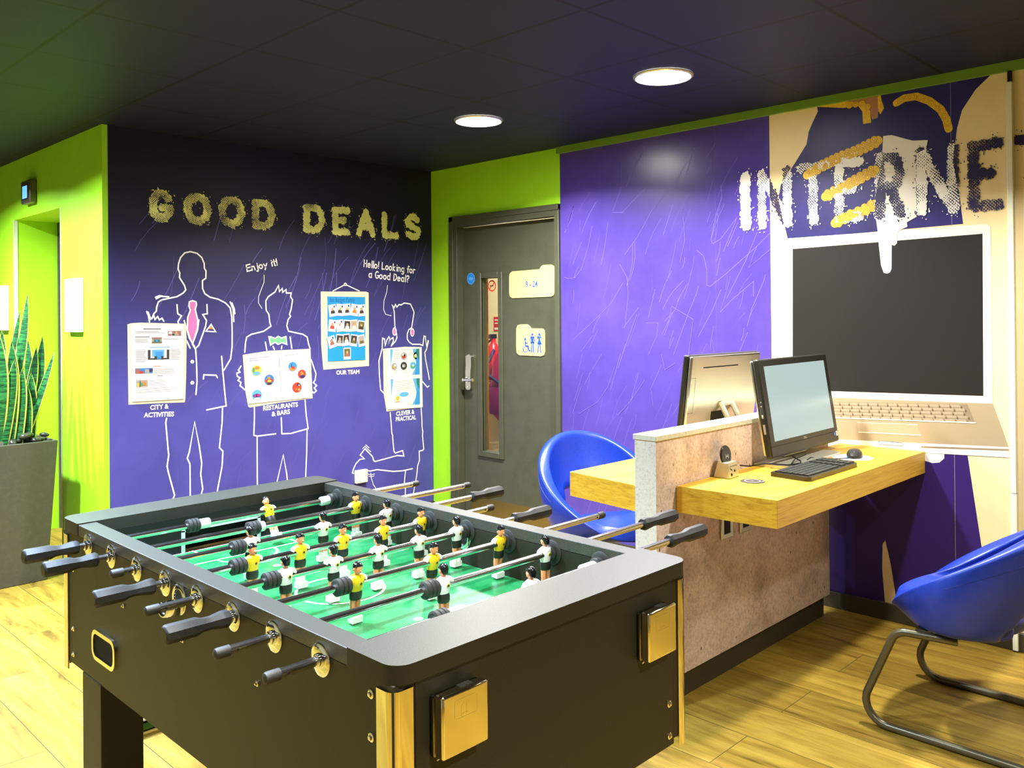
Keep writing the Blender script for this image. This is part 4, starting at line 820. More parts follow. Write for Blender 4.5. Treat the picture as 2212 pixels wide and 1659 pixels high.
MB().box(XL-.042, XL-.001, 5.945, 6.125, 2.170, 2.318).build('housing', [DGR], t, bev=.008)
MB().box(XL-.0440, XL-.042, 5.985, 6.100, 2.195, 2.290).build('screen_surround', [INNER], t)
MB().box(XL-.0450, XL-.044, 5.992, 6.085, 2.203, 2.282).build('screen', [mat('lit_blue_screen', (.1, .3, .8), .3, emis=(.12, .38, 1), estr=1.6)], t)

# ------------------------------------------------------------------ ceiling downlights
EM = mat('lamp_diffuser', (1, 1, 1), .4, emis=(1, .97, .9), estr=LAMPEM)
for (x, y, lb) in ((3.19, 3.40, 'round recessed ceiling light nearer the back corner'), (3.19, 2.20, 'round recessed ceiling light nearer the INTERNET lettering')):
    t = thing('ceiling_light', lb, 'ceiling light', (x, y, H), 'recessed ceiling lights')
    MB().lathe((x, y, H-.0005), (0, 0, -1), [(0, .132), (.004, .132), (.009, .127), (.009, .122), (.002, .120)], 48, cap=False).build('trim_ring', [mat('brushed_lamp_ring', (.62, .58, .46), .3, .7)], t)
    MB().lathe((x, y, H-.001), (0, 0, -1), [(0, .121), (.002, .121)], 48).build('diffuser', [EM], t)

# ================================================================== football table
FT = thing('foosball_table', 'black football table with green pitch and chrome corner strips', 'football table', (1.203, 1.79, 0))
x0, x1, ya, yb = .806, 1.600, 1.062, 2.512
for a, b in ((x0, x0+.044), (x1-.044, x1)):
    MB().box(a, b, ya, yb, .525, .872).build('side_panel', [LAM], FT, bev=.002)
    MB().box(a-.001, b+.001, 1.178, 2.402, .872, .900).build('side_rail', [LAMTOP], FT, bev=.0015)
MB().box(x0+.044, x1-.044, ya, ya+.03, .515, .872).build('end_panel', [LAM], FT)
MB().box(x0+.044, x1-.044, yb-.03, yb, .525, .872).build('end_panel', [LAM], FT)
def cap_shape(y0, y1, front):
    r = .034; a, b = x0-.003, x1+.004
    if front: c = [arc(b-r, y0+r, r, r, 0, -90, 8), arc(a+r, y0+r, r, r, -90, -180, 8)]; return [(b, y1)]+c[0]+c[1]+[(a, y1)]
    c = [arc(a+r, y1-r, r, r, 180, 90, 8), arc(b-r, y1-r, r, r, 90, 0, 8)]; return [(a, y0)]+c[0]+c[1]+[(b, y0)]
for sh in (cap_shape(1.050, 1.180, True), cap_shape(2.400, 2.524, False)):
    MB().prism(WF(0), sh, .872, .903, 0, 1).build('end_cap', [LAMTOP, LAM], FT, bev=.0015)
# inner walls, goal
MB().box(x0+.044, 1.085, 2.398, 2.412, .770, .872).box(1.318, x1-.044, 2.398, 2.412, .770, .872).box(1.085, 1.318, 2.398, 2.412, .832, .872).build('goal_wall', [INNER], FT)
MB().box(x0+.044, 1.085, 1.170, 1.180, .770, .872).box(1.318, x1-.044, 1.170, 1.180, .770, .872).box(1.085, 1.318, 1.170, 1.180, .832, .872).build('goal_wall', [INNER], FT)
GF = mat('pale_green_white_plastic', (.62, .74, .60), .4)
MB().box(1.079, 1.088, 2.392, 2.398, .770, .834).box(1.314, 1.323, 2.392, 2.398, .770, .834).box(1.079, 1.323, 2.392, 2.398, .830, .836).build('goal_frame', [GF], FT)
MB().box(1.088, 1.314, 2.412, 2.47, .748, .752, 1).box(1.088, 1.314, 2.468, 2.472, .752, .84, 0).box(1.088, 1.314, 2.413, 2.417, .752, .776, 1).build('goal_pocket', [INNER, mat('raw_board', (.20, .10, .03), .6)], FT)
FIELD = speck('green_pitch', (.004, .155, .034), (.036, .255, .085), 14, .30, .35, .7, spec=.5)
DGF = mat('dark_green_pitch', (.008, .20, .05), .35); PWH = mat('white_pitch_line', (.78, .86, .78), .4)
m = MB(); m.box(x0+.044, x1-.044, 1.18, 2.398, .750, .770, 0)
Wf = WF(.770); c0 = (1.203, 1.790); lw = .0075
m.ringd(Wf, c0, .103, .110, .0006, 1); m.disc(Wf, c0, .009, .009, .0006, 1); m.stroke(Wf, [(x0+.046, 1.79), (x1-.046, 1.79)], .006, .0005, 1)
for s in (1, -1):
    Y = lambda v: 1.79+s*v
    m.stroke(Wf, [(1.035, Y(.607)), (1.035, Y(.470)), (1.371, Y(.470)), (1.371, Y(.607))], lw, .0006, 1)
    m.stroke(Wf, [(1.112, Y(.607)), (1.112, Y(.545)), (1.294, Y(.545)), (1.294, Y(.607))], lw, .0006, 1)
    m.ringd(Wf, (1.203, Y(.470)), .083, .090, .0006, 1, a0=PI if s > 0 else 0, a1=2*PI if s > 0 else PI); m.disc(Wf, (1.203, Y(.30)), .011, .011, .0006, 1)
    m.stroke(Wf, [(x0+.047, Y(.604)), (x1-.047, Y(.604))], .006, .0005, 1)
    for q in (x0+.046, x1-.046): m.ringd(Wf, (q, Y(.604)), .045, .051, .0006, 1, 14, a0=(-PI/2 if q < 1.2 else PI) if s < 0 else (-PI/2 if q < 1.2 else PI), a1=(PI/2 if q < 1.2 else 1.5*PI) if s > 0 else (PI/2 if q < 1.2 else PI))
m.build('playfield', [FIELD, PWH, DGF], FT)
for cx in (x0, x1):
    for cy in (ya, yb):
        sx = 1 if cx == x0 else -1; sy = 1 if cy == ya else -1
        r = .014; o_ = .004; L_ = .038 if cx == x0 else .028
        pts = [(cx+sx*L_, cy-sy*o_), (cx+sx*r, cy-sy*o_)]+[(cx+sx*(r-(r+o_)*math.sin(t)), cy+sy*(r-(r+o_)*math.cos(t))) for t in (PI/10*k for k in range(1, 5))]+[(cx-sx*o_, cy+sy*r), (cx-sx*o_, cy+sy*L_), (cx, cy+sy*L_), (cx, cy+sy*.002), (cx+sx*L_, cy)]
        MB().prism(WF(0), pts, .505, .862).build('corner_strip', [GOLDCH], FT, bev=.001)
for lx in (x0-.001, x1-.104):
    for ly in (1.215, 2.250):
        MB().box(lx, lx+.105, ly, ly+.125, .012, .525).build('leg', [LAM], FT, bev=.002)
        MB().lathe((lx+.05, ly+.06, 0), (0, 0, 1), [(0, .03), (.008, .03), (.012, .02), (.012, .012)]).build('leveller', [RUBBER], FT)
for ly in (1.28, 2.312): MB().cyl((x0+.10, ly, .348), (x1-.10, ly, .348), .024, 28).build('cross_bar', [CHROME], FT)
ROWS = [1.257+.1529*k for k in range(8)][::-1]; RZ = .861
def screw(p, ax, r=.0075):
    MB().lathe(p, ax, [(0, r), (.0015, r), (.0028, r*.62), (.0028, r*.55), (.005, r*.5), (.0058, r*.3)], 14).build('screw', [GOLDCH], FT)
for z in (.845, .777, .620, .552):
    for y in (1.117, 2.440): screw((x0, y, z), (-1, 0, 0))
    if z < .7: screw((1.539, ya, z-.015), (0, -1, 0))
for y in (2.104, 1.787, 1.474): screw((x0, y, .757), (-1, 0, 0), .0055)
for y in ROWS:
    MB().lathe((x0, y, RZ), (-1, 0, 0), [(-.001, .0285), (.003, .0285), (.0045, .0265), (.005, .0125), (.011, .012), (.012, .010)], 32).build('rod_bearing', [CHROME], FT)
    MB().lathe((x1, y, RZ), (1, 0, 0), [(-.001, .0285), (.003, .0285), (.0045, .0265), (.005, .0125), (.011, .012), (.012, .010)], 32).build('rod_bearing', [CHROME], FT)
    for xx, s in ((x0+.044, 1), (x1-.044, -1)): MB().lathe((xx, y, RZ), (s, 0, 0), [(-.001, .030), (.002, .030), (.004, .027), (.005, .014), (.008, .012)], 32).build('inner_bearing', [RUBBER], FT)
# ball entry cups, ball return
for xx, s, yy_ in ((x0, -1, 1.797), (x1-.044, -1, 1.733)):
    m = MB(); m.lathe((xx, yy_, .842), (s, 0, 0), [(-.001, .033), (.003, .033), (.005, .030), (.005, .022), (.001, .020)], 30, cap=False)
    m.lathe((xx+s*.001, yy_, .842), (s, 0, 0), [(0, .021), (.0005, .021)], 24, 1)
    m.build('ball_entry', [CHROME, INNER], FT)
m = MB()
vs = []; n = 14
for k in range(n+1):
    th = PI*k/n
    for rr_, xx in ((.024, x0-.004), (.026, x0-.022), (.021, x0-.040)): vs.append((xx, 1.797+rr_*math.cos(th), .836-rr_*math.sin(th)*.95))
fs = [(3*k+j, 3*k+j+1, 3*k+j+4, 3*k+j+3) for k in range(n) for j in (0, 1)]
m.add(vs, fs, 0, True); o = m.build('ball_scoop', [CHROME], FT); b = o.modifiers.new('s', 'SOLIDIFY'); b.thickness = .003
def rrect(cy, cz, hy, hz, r): return arc(cy+hy-r, cz+hz-r, r, r, 0, 90, 6)+arc(cy-hy+r, cz+hz-r, r, r, 90, 180, 6)+arc(cy-hy+r, cz-hz+r, r, r, 180, 270, 6)+arc(cy+hy-r, cz-hz+r, r, r, 270, 360, 6)
Wx = lambda u, v, d: (x0-d, u, v)
oo = rrect(2.222, .622, .074, .038, .026); ii = rrect(2.222, .622, .064, .028, .018); n = len(oo)
m = MB(); vs = [Wx(u, v, .0) for u, v in oo]+[Wx(u, v, .006) for u, v in oo]+[Wx(u, v, .006) for u, v in ii]+[Wx(u, v, .001) for u, v in ii]
for k in range(3): m.add(vs, [(k*n+i, k*n+(i+1) % n, (k+1)*n+(i+1) % n, (k+1)*n+i) for i in range(n)], 0) if k == 0 else m.f.extend([[k*n+i, k*n+(i+1) % n, (k+1)*n+(i+1) % n, (k+1)*n+i] for i in range(n)]) or m.m.extend([0]*n) or m.s.extend([False]*n)
m.poly(Wx, ii, .0012, 1); m.build('ball_return', [GOLDCH, mat('black_hole', (.002, .002, .002), .9)], FT)
# chrome boxes on the end panel
for (bx0, bx1, bz0, bz1) in ((.878, .977, .741, .841), (1.425, 1.522, .733, .833)):
    yb0 = ya-.001
    o = MB().box(bx0, bx1, yb0-.010, yb0, bz0-.002, bz1-.004).build('ashtray', [mat('dark_chrome', (.20, .18, .11), .15, 1)], FT, bev=.003)
    MB().box(bx0, bx1, yb0-.032, yb0-.011, bz0, bz1).build('lid', [GOLDCH], o, bev=.004, seg=3)
    m = MB(); Wq = lambda u, v, d: (u, yb0-.032-d, v)
    cx_, cz_ = (bx0+bx1)/2, bz1-.028
    q = [(cx_+a, cz_+b_) for a, b_ in rrect(0, 0, .024, .015, .004)]; m.stroke(Wq, q+[q[0]], .0009, .0003)
    m.stroke(Wq, [(cx_-.010, cz_-.013), (cx_-.010, cz_+.004), (cx_-.004, cz_+.008)], .0009, .0003); m.stroke(Wq, [(cx_+.001, cz_-.013), (cx_+.001, cz_+.006)], .0009, .0003); m.stroke(Wq, [(cx_-.008, cz_-.009), (cx_+.004, cz_-.009)], .0009, .0003)
    m.build('embossed_emblem', [mat('bright_chrome', (.95, .92, .8), .2, 1)], o)
    MB().box((bx0+bx1)/2-.004, (bx0+bx1)/2+.022, yb0-.024, yb0-.012, bz1-.001, bz1+.0015).build('hinge_slot', [INNER], o)
    MB().cyl((bx0+.006, yb0-.007, bz0-.006), (bx0+.012, yb0-.007, bz0-.006), .003, 10).build('catch', [CHROME], o)

# ------------------------------------------------------------------ playing rods with their figures
SKIN = mat('painted_skin', (.80, .30, .13), .28); YEL = mat('yellow_jersey', (.87, .56, .012), .25); WHT = mat('white_jersey', (.84, .83, .80), .28)
BLK = mat('black_shorts', (.014, .014, .010), .4); HAIR = mat('glossy_black_hair', (.008, .008, .008), .18); BADGE = mat('badge_gold', (.55, .42, .03), .4)
PMESH = {}
def player_meshes(team):
    if team in PMESH: return PMESH[team]
    yel = team != 'white'; s = -1 if yel else 1          # facing along y
    jm = YEL if yel else WHT
    m = MB()
    # torso, sleeves, shorts, legs, boots round the rod axis (z = 0)
    m.loft([(-.017, 0, 0, .0140, .0098), (-.010, 0, 0, .0152, .0112), (.002, 0, s*.001, .0178, .0122), (.010, 0, s*.001, .0192, .0116), (.0155, 0, 0, .0172, .0095), (.0190, 0, 0, .0095, .0068)], 20, 0)
    for q in (-1, 1):
        m.loft([(-.0060, q*.0195, 0, .0030, .0052), (0, q*.0212, 0, .0048, .0070), (.007, q*.0210, 0, .0054, .0076), (.0125, q*.0182, 0, .0052, .0068), (.0162, q*.0138, 0, .0034, .0048)], 12, 4)
    m.loft([(.0170, 0, 0, .0078, .0062), (.020, 0, s*.0005, .0054, .0054), (.0235, 0, s*.001, .0062, .0064)], 12, 1)
    m.loft([(.0215, 0, s*.001, .0045, .0052), (.0245, 0, s*.0020, .0078, .0090), (.030, 0, s*.0018, .0089, .0100), (.036, 0, s*.001, .0090, .0098), (.0405, 0, 0, .0075, .0084), (.0440, 0, 0, .0035, .004)], 16, 1)
    m.loft([(.0325, 0, s*.0110, .0014, .0014), (.0295, 0, s*.0130, .0020, .0024), (.0277, 0, s*.0114, .0014, .0012)], 8, 1)
    for q in (-1, 1): m.ball((q*.0092, 0, .0308), .0016, .0025, .0035, 1, 8, 6)
    m.loft([(-.036, 0, 0, .0140, .0100), (-.033, 0, 0, .0152, .0108), (-.024, 0, 0, .0155, .0110), (-.0165, 0, 0, .0138, .0098)], 18, 2)
    for q in (-1, 1):
        m.loft([(-.062, q*.0068, 0, .0054, .0056), (-.054, q*.0070, 0, .0060, .0064), (-.046, q*.0070, -s*.0006, .0062, .0068), (-.040, q*.0070, 0, .0064, .0070), (-.034, q*.0068, 0, .0068, .0076)], 12, 1)
        m.loft([(-.078, q*.0068, 0, .0060, .0062), (-.068, q*.0068, 0, .0058, .0060), (-.060, q*.0068, 0, .0060, .0062)], 12, 3)
    m.box(-.0135, .0135, -.0095+s*.004, .0095+s*.004, -.086, -.073, 3)
    # badge on the side towards the near end of the table
    m.lathe((.003, -.0098, .0005), (0, -1, 0), [(0, .0042), (.0030, .0040)], 14, 5); m.lathe((.003, -.0128, .0005), (0, -1, 0), [(0, .0026), (.0006, .0024)], 12, 2)
    o = m.build('player_figure', [jm, SKIN, BLK, WHT, WHT, BADGE])
    h = MB(); h.loft([(.0255, 0, -s*.0058, .0068, .0046), (.031, 0, -s*.0046, .0086, .0066), (.0355, 0, -s*.0020, .0098, .0096), (.0385, 0, -s*.0008, .0100, .0108), (.0428, 0, -s*.0005, .0086, .0094), (.0460, 0, -s*.0007, .004, .0046)], 16, 0)
    for k in range(5): h.ball(((k-2)*.0035, s*.0078-abs(k-2)*s*.0009, .0386+.0005*(k % 2)), .0025, .0025, .003, 0, 8, 6)
    ho = h.build('hair', [HAIR])
    PMESH[team] = (o.data, ho.data); bpy.data.objects.remove(o); bpy.data.objects.remove(ho)
    return PMESH[team]
def handle(mb, xa, xb):
    s = 1 if xb > xa else -1; L_ = abs(xb-xa)   # xa = end next to the table
    mb.lathe((xa, 0, 0), (s, 0, 0), [(0, .0150), (.004, .0172), (.016, .0165), (L_*.30, .0128), (L_*.42, .0135), (L_*.52, .0178), (L_-.006, .0182), (L_-.002, .0168), (L_, .0145)], 8, 0, False, rot=PI/8)
    return mb
RL = ['rearmost rod by the purple wall', 'second rod from the back', 'third rod from the back', 'fourth rod from the back', 'fifth rod from the back', 'third rod from the near end', 'second rod from the near end', 'rod nearest the near end']
TEAM = ['yellow', 'yellow', 'white', 'yellow', 'white', 'yellow', 'white', 'white']
MEN = [[1.313], [1.517], [1.090, 1.304, 1.519], [1.011, 1.139, 1.263, 1.390, 1.520], [1.009, 1.134, 1.262, 1.389, 1.517], [1.091, 1.306, 1.526], [1.208, 1.531], [1.320]]
BUMPS = [[(1.063, 1.098), (1.522, 1.552)], [(1.162, 1.198), (1.535, 1.553)], [(1.036, 1.072), (1.535, 1.553)], [(.957, .993), (1.535, 1.553)], [(.955, .991), (1.535, 1.553)], [(1.036, 1.072), (1.540, 1.553)], [(1.152, 1.189), (1.545, 1.553)], [(1.050, 1.086), (1.530, 1.553)]]
SLEEVE = [[(1.098, 1.128), (1.492, 1.522)], [(1.198, 1.212)], [], [], [], [], [], [(1.086, 1.128), (1.485, 1.530)]]
LEFT = [('h', .654, .780), ('h', .652, .772), ('c', .745), ('h', .654, .780), ('c', .697), ('h', .668, .795), ('c', .690), ('c', .698)]
RIGHT = [('c', 1.885), ('c', 1.985), ('h', 1.851, 1.985), ('c', 1.800), ('h', 1.733, 1.880), ('c', 1.948), ('h', 1.925, 2.080), ('h', 1.828, 1.988)]
NM = ['one yellow goalkeeper', 'one yellow defender', 'three white players', 'five yellow players', 'five white players', 'three yellow players', 'two white players', 'one white goalkeeper']
for i, y in enumerate(ROWS):
    t = thing('foosball_rod', 'chrome football table rod with %s, %s' % (NM[i], RL[i]), 'rod', (1.3, y, RZ))
    lx = LEFT[i][1]; rx = RIGHT[i][-1]
    def loc_(mb): mb.v = [(p[0], p[1]+y, p[2]+RZ) for p in mb.v]; return mb
    MB().cyl((lx+.01, y, RZ), (rx-.01, y, RZ), .0082, 24).build('shaft', [ROD], t)
    for e, s in ((LEFT[i], -1), (RIGHT[i], 1)):
        if e[0] == 'h':
            xa, xb = (e[2], e[1]) if s < 0 else (e[1], e[2])
            loc_(handle(MB(), xa, xb)).build('handle', [GRIP], t)
        else:
            MB().lathe((e[1]-s*.028, y, RZ), (s, 0, 0), [(0, .0098), (.022, .0100), (.026, .0085), (.028, .005)], 20).build('end_cap', [RUBBER], t)
            MB().lathe((e[1]-s*.040, y-.0076, RZ), (0, -1, 0), [(0, .0026), (.0012, .0024)], 10).build('pin_hole', [INNER], t)
    for (a, b) in BUMPS[i]:
        L_ = b-a; pr = [(0, .0150), (.002, .0186)]
        ng = 3 if L_ > .025 else 2
        for k in range(ng):
            q0 = .002+(L_-.004)*k/ng; q1 = .002+(L_-.004)*(k+1)/ng; pr += [(q0+.0012, .0188), (q1-.0025, .0188), (q1-.0018, .0158), (q1-.0004, .0158)]
        pr += [(L_, .015)]
        MB().lathe((a, y, RZ), (1, 0, 0), pr, 28).build('rubber_bumper', [RUBBER], t)
    for (a, b) in SLEEVE[i]: MB().lathe((a, y, RZ), (1, 0, 0), [(0, .0128), (.002, .0138), (b-a-.002, .0138), (b-a, .0128)], 24).build('collar_sleeve', [WHT], t)
    for xx in MEN[i]:
        pm, hm = player_meshes(TEAM[i])
        o = bpy.data.objects.new('player_figure', pm); C.objects.link(o); o.parent = t; o.location = (xx-1.3, 0, 0)
        if i == 0: o.rotation_euler = (-.55, 0, 0)
        if i == 5: o.rotation_euler = (.12, 0, 0)
        h = bpy.data.objects.new('hair', hm); C.objects.link(h); h.parent = o

# ================================================================== planter in the corridor
t = thing('planter', 'tall tapered olive grey square planter in front of the green corridor wall', 'planter', (1.36, 5.39, 0))
def sq(cx, cy, h, z): return [(cx-h, cy-h, z), (cx+h, cy-h, z), (cx+h, cy+h, z), (cx-h, cy+h, z)]
m = MB(); cx, cy = 1.375, 5.395
vs = sq(cx, cy, .205, 0)+sq(cx, cy, .25, .77)+sq(cx, cy, .236, .77)+sq(cx, cy, .234, .70)
fs = [(0, 3, 2, 1)]+[(k*4+i, k*4+(i+1) % 4, (k+1)*4+(i+1) % 4, (k+1)*4+i) for k in range(3) for i in range(4)]
m.add(vs, fs); m.build('pot', [PLANT], t, bev=.004)
MB().box(cx-.233, cx+.233, cy-.233, cy+.233, .69, .757).build('soil', [mat('dark_soil', (.02, .015, .01), .9)], t)
PB = speck('dark_river_pebble', (.022, .020, .014), (.06, .055, .035), 20, .22, .4, .65)
rp = random.Random(9)
pb = [(-.02, -.21), (.05, -.2), (.11, -.205), (.17, -.19), (.205, -.17), (.215, -.21), (-.08, -.19), (.02, -.13), (.10, -.14), (.155, -.12), (.2, -.09), (-.14, -.2), (-.2, -.2), (.19, -.03), (-.05, -.12), (.13, -.06), (.21, .05), (.14, -.165), (.08, -.17), (-.17, -.12)]
for k, (px, py) in enumerate(pb):
    m = MB(); r = rp.uniform(.022, .036); s_ = rp.uniform(.6, 1.0)
    m.ball((0, 0, 0), r, r*s_, r*rp.uniform(.45, .62), 0, 14, 9); o = m.build('pebble', [PB])
    zz = .772 if k not in (9, 17, 8, 2, 5) else .800
    o.location = (cx+px*.92, cy+py*.92, zz); o.rotation_euler = (rp.uniform(-.2, .2), rp.uniform(-.2, .2), rp.uniform(0, 3))
    tag(o, 'smooth dark pebble lying on top of the corridor planter', 'pebble', 'dark pebbles in the planter')
LEAFM = mat('snake_plant_leaf', (.02, .14, .03), .38); nt, N, L, b = nodes(LEAFM)
f = noise(nt, coords(nt, (8, 8, 60)), 1.6, 4, .6, 1.0); L.new(ramp(nt, f, [(.38, (.004, .032, .008)), (.5, (.010, .095, .020)), (.64, (.030, .19, .036))]), b.inputs['Base Color'])
MARG = mat('yellow_leaf_margin', (.62, .58, .10), .4)
pl = thing('snake_plant', 'snake plant with yellow edged upright leaves growing in olive grey planter', 'plant', (cx, cy, .725))
def leaf(bx, by, tx, ty, h, w_, face, bend=.0, wob=0):
    m = MB(); n = 12; vs = []
    ca, sa = math.cos(face), math.sin(face)
    for k in range(n+1):
        q = k/n; wd = 1.22*w_*(.55+.9*q-.35*q*q)*(1-q**5)*(1-.25*q) + .0008
        c = Vector((bx+(tx-bx)*q+bend*math.sin(PI*q)*ca, by+(ty-by)*q+bend*math.sin(PI*q)*sa, .72+h*q))
        tw = face+wob*q
        u = Vector((math.cos(tw), math.sin(tw), 0)); v = Vector((-math.sin(tw), math.cos(tw), 0))
        for e in (-1, -.82, -.4, 0, .4, .82, 1): vs.append(c+u*(e*wd)+v*(.35*wd*e*e))
    for k in range(n):
        for j in range(6): m.add([], [], 0); m.f.append([k*7+j, k*7+j+1, (k+1)*7+j+1, (k+1)*7+j]); m.m.append(1 if j in (0, 5) else 0); m.s.append(True)
    m.v = [tuple(p) for p in vs]
    o = m.build('leaf', [LEAFM, MARG], pl); s = o.modifiers.new('s', 'SOLIDIFY'); s.thickness = .003
F0 = -.72
for a in [(-.02, -.08, .145, -.10, .86, .030, F0, .03), (.05, -.06, .13, -.02, .77, .022, F0+.2, -.02), (.07, -.08, .20, -.06, .56, .032, F0, .02, .3), (.11, -.03, .175, .0, .60, .034, F0-.1, .02), (.14, -.06, .235, -.05, .62, .036, F0+.1, .01),
          (.10, -.12, .27, -.13, .53, .026, F0, .0, -.4), (.03, -.14, .05, -.15, .60, .040, F0, .01), (-.03, -.13, -.02, -.16, .66, .042, F0+.1, .02), (.07, -.15, .10, -.16, .45, .036, F0-.1, 0), (.0, -.15, .06, -.17, .50, .036, F0+.2, .0),
          (.12, -.15, .125, -.16, .35, .028, F0, 0), (.15, -.11, .16, -.10, .42, .034, F0, 0), (-.10, -.12, -.14, -.12, .64, .040, F0, 0), (-.06, -.05, -.12, .0, .72, .036, F0+.3, 0), (-.15, -.10, -.20, -.14, .55, .038, F0-.2, 0),
          (.04, .02, .06, .06, .66, .036, F0, 0), (-.02, .06, -.05, .10, .60, .034, F0+.3, 0), (.10, .05, .15, .08, .55, .032, F0-.3, 0), (-.12, .06, -.17, .09, .58, .034, F0, 0), (-.08, -.16, -.09, -.18, .42, .034, F0, 0), (.17, -.02, .21, .03, .50, .034, F0, 0), (.02, -.10, .10, -.09, .62, .034, F0+.1, .03)]:
    leaf(cx+a[0], cy+a[1], cx+a[2], cy+a[3], *a[4:])

# ================================================================== desks and divider
t = thing('desk_divider', 'pinkish concrete effect divider between the two golden oak desks', 'partition', (3.25, 1.853, 0))
MB().box(2.552, 3.950, 1.806, 1.900, .100, .980).build('panel', [CONC], t, bev=.001)
MB().box(2.5505, 2.5525, 1.8065, 1.8995, .100, .980).build('end_face', [CONC_FRONT], t)
MB().box(2.546, 3.952, 1.802, 1.904, .9805, .999).build('capping', [CONC_EDGE], t, bev=.001)
MB().box(2.57, 3.930, 1.828, 1.878, 0, .100).build('plinth', [SK], t)
m = MB()
for (sx_, w_) in ((2.975, .086), (3.12, .086)):
    o = MB().box(sx_, sx_+w_, 1.796, 1.806, .545, .632).build('wall_socket', [STEEL], t, bev=.003)
    MB().box(sx_+.018, sx_+.062, 1.7945, 1.796, .565, .625).build('socket_opening', [INNER], o)
t = thing('desk', 'thick golden oak desk slab with computer, keyboard and mouse on it', 'desk', (3.38, 1.61, .707))
def desk(t, pts):
    MB().prism(WF(0), pts, .707, .803).build('desktop', [OAK], t, bev=.0015)
desk(t, [(2.674, 1.803), (2.690, 1.411), (4.0765, 1.411), (4.0765, 1.803)])
t = thing('desk', 'thick golden oak desk slab on the far side of the divider', 'desk', (3.35, 2.09, .707))
desk(t, [(2.632, 2.285), (2.580, 1.905), (4.0765, 1.905), (4.0765, 2.285)])

BEZ = speck('black_monitor_plastic', (.022, .021, .017), (.028, .027, .021), 200, .35); SILV = mat('silver_plastic', (.60, .58, .46), .35, .6)
def computer(name_label, M, wd, ht):
    t = thing('desktop_computer', name_label, 'computer', M.translation)
    # local: x right along screen, y out of the screen (towards viewer), z up along screen
    Mi = M.copy(); 
    def put(mb): mb.v = [tuple(Mi @ Vector(p)) for p in mb.v]; return mb
    put(MB().box(0, wd, -.028, 0, 0, ht)).build('bezel', [BEZ], t, bev=.008, seg=3)
    put(MB().box(.004, wd-.004, -.044, -.028, .012, ht-.003)).build('back_cover', [STEEL], t, bev=.007, seg=3)
    put(MB().box(.041, wd-.041, .0002, .0012, .066, ht-.031)).build('screen', [mat('pale_lit_screen', (.03, .035, .035), .25, emis=(.62, .80, .76), estr=SCREEN)], t)
    put(MB().box(0, wd, .0002, .0008, .045, .0465)).build('bezel_seam', [INNER], t)
    W = lambda u, v, d: tuple(Mi @ Vector((u, .0004+d, v)))
    put_t = MB().text(W, 'DELL', .014, (wd*.46, .043+.006), (1, 0), .0006); put_t.build('maker_mark', [mat('silver_print', (.6, .6, .52), .4)], t)
    s_ = MB(); s_.poly(W, [(wd-.052, .028), (wd-.036, .028), (wd-.036, .046), (wd-.052, .046)], .0006, 0); s_.poly(W, [(wd-.030, .026), (wd-.010, .026), (wd-.010, .048), (wd-.030, .048)], .0006, 1); s_.poly(W, [(wd-.048, .032), (wd-.041, .032), (wd-.041, .042), (wd-.048, .042)], .0009, 2); s_.stroke(W, [(wd-.026, .040), (wd-.018, .036), (wd-.014, .041)], .003, .0009, 3); s_.build('sticker', [mat('blue_label', (.03, .14, .5), .4), mat('white_label', (.75, .75, .75), .4), PM['lblue'], PM['skin']], t)
    put(MB().cyl((wd/2, .0003, ht-.015), (wd/2, .0009, ht-.015), .003, 10)).build('webcam', [INNER], t)
    put(MB().box(-.0012, .0, -.020, -.010, .10, .14).box(-.0012, 0, -.019, -.012, .165, .18).cyl((-.0012, -.015, .215), (0, -.015, .215), .003, 10).cyl((-.0012, -.015, .232), (0, -.015, .232), .003, 10)).build('side_port', [STEEL], t)
    put(MB().box(.17*wd/.5, wd*.83, -.0452, -.044, ht-.055, ht-.050)).build('vent_slot', [INNER], t)
    m_ = MB(); WBk = lambda u, v, d: tuple(Mi @ Vector((u, -.0442-d, v))); m_.stroke(WBk, [(wd-.004, .16), (wd-.045, .16), (wd-.045, .31), (wd-.004, .31)], .0012, .0004); m_.build('drive_bay_line', [INNER], t)
    put(MB().box(wd*.46, wd*.66, -.0452, -.044, .10, .155)).build('port_panel', [INNER], t)
    # stand: arm and foot
    return t, put, Mi
def frame_matrix(o, yaw, tilt, flip=1):
    ux = Vector((math.cos(yaw), math.sin(yaw), 0)); n = Vector((math.sin(yaw), -math.cos(yaw), 0))
    up = Vector((0, 0, 1))*math.cos(tilt)-n*math.sin(tilt); nn = n*math.cos(tilt)+Vector((0, 0, 1))*math.sin(tilt)
    m = Matrix((ux, nn, up)).transposed().to_4x4(); m.translation = o; return m
M = frame_matrix((3.229, 1.712, .842), .02, .15)
t, put, _ = computer('black all in one computer with lit pale screen facing the near desk', M, .664, .408)
MB().prism(WF(0), [(3.236, 1.700), (3.262, 1.652), (3.74, 1.652), (3.76, 1.700), (3.76, 1.800), (3.236, 1.800)], .8032, .8155).build('stand_foot', [SILV], t, bev=.003)
MB().box(3.45, 3.66, 1.772, 1.798, .8155, .93).build('stand_arm', [SILV], t, bev=.004)
M = frame_matrix((3.640, 2.075, .862), PI-.03, .13)
t, put, _ = computer('all in one computer seen from its silver back on the far desk', M, .555, .405)
MB().box(3.25, 3.52, 1.925, 2.11, .8032, .815).build('stand_foot', [SILV], t, bev=.003)
o = MB(); 
for xx in (3.335, 3.425): o.tube([(xx, 1.945, .82), (xx, 1.955, .90), (xx, 1.985, .99), (xx, 2.015, 1.045)], .012, 8)
o.tube([(3.335, 2.012, 1.04), (3.425, 2.012, 1.04)], .012, 8); o.build('stand_arm', [mat('pale_silver_plastic', (.66, .66, .50), .35)], t)

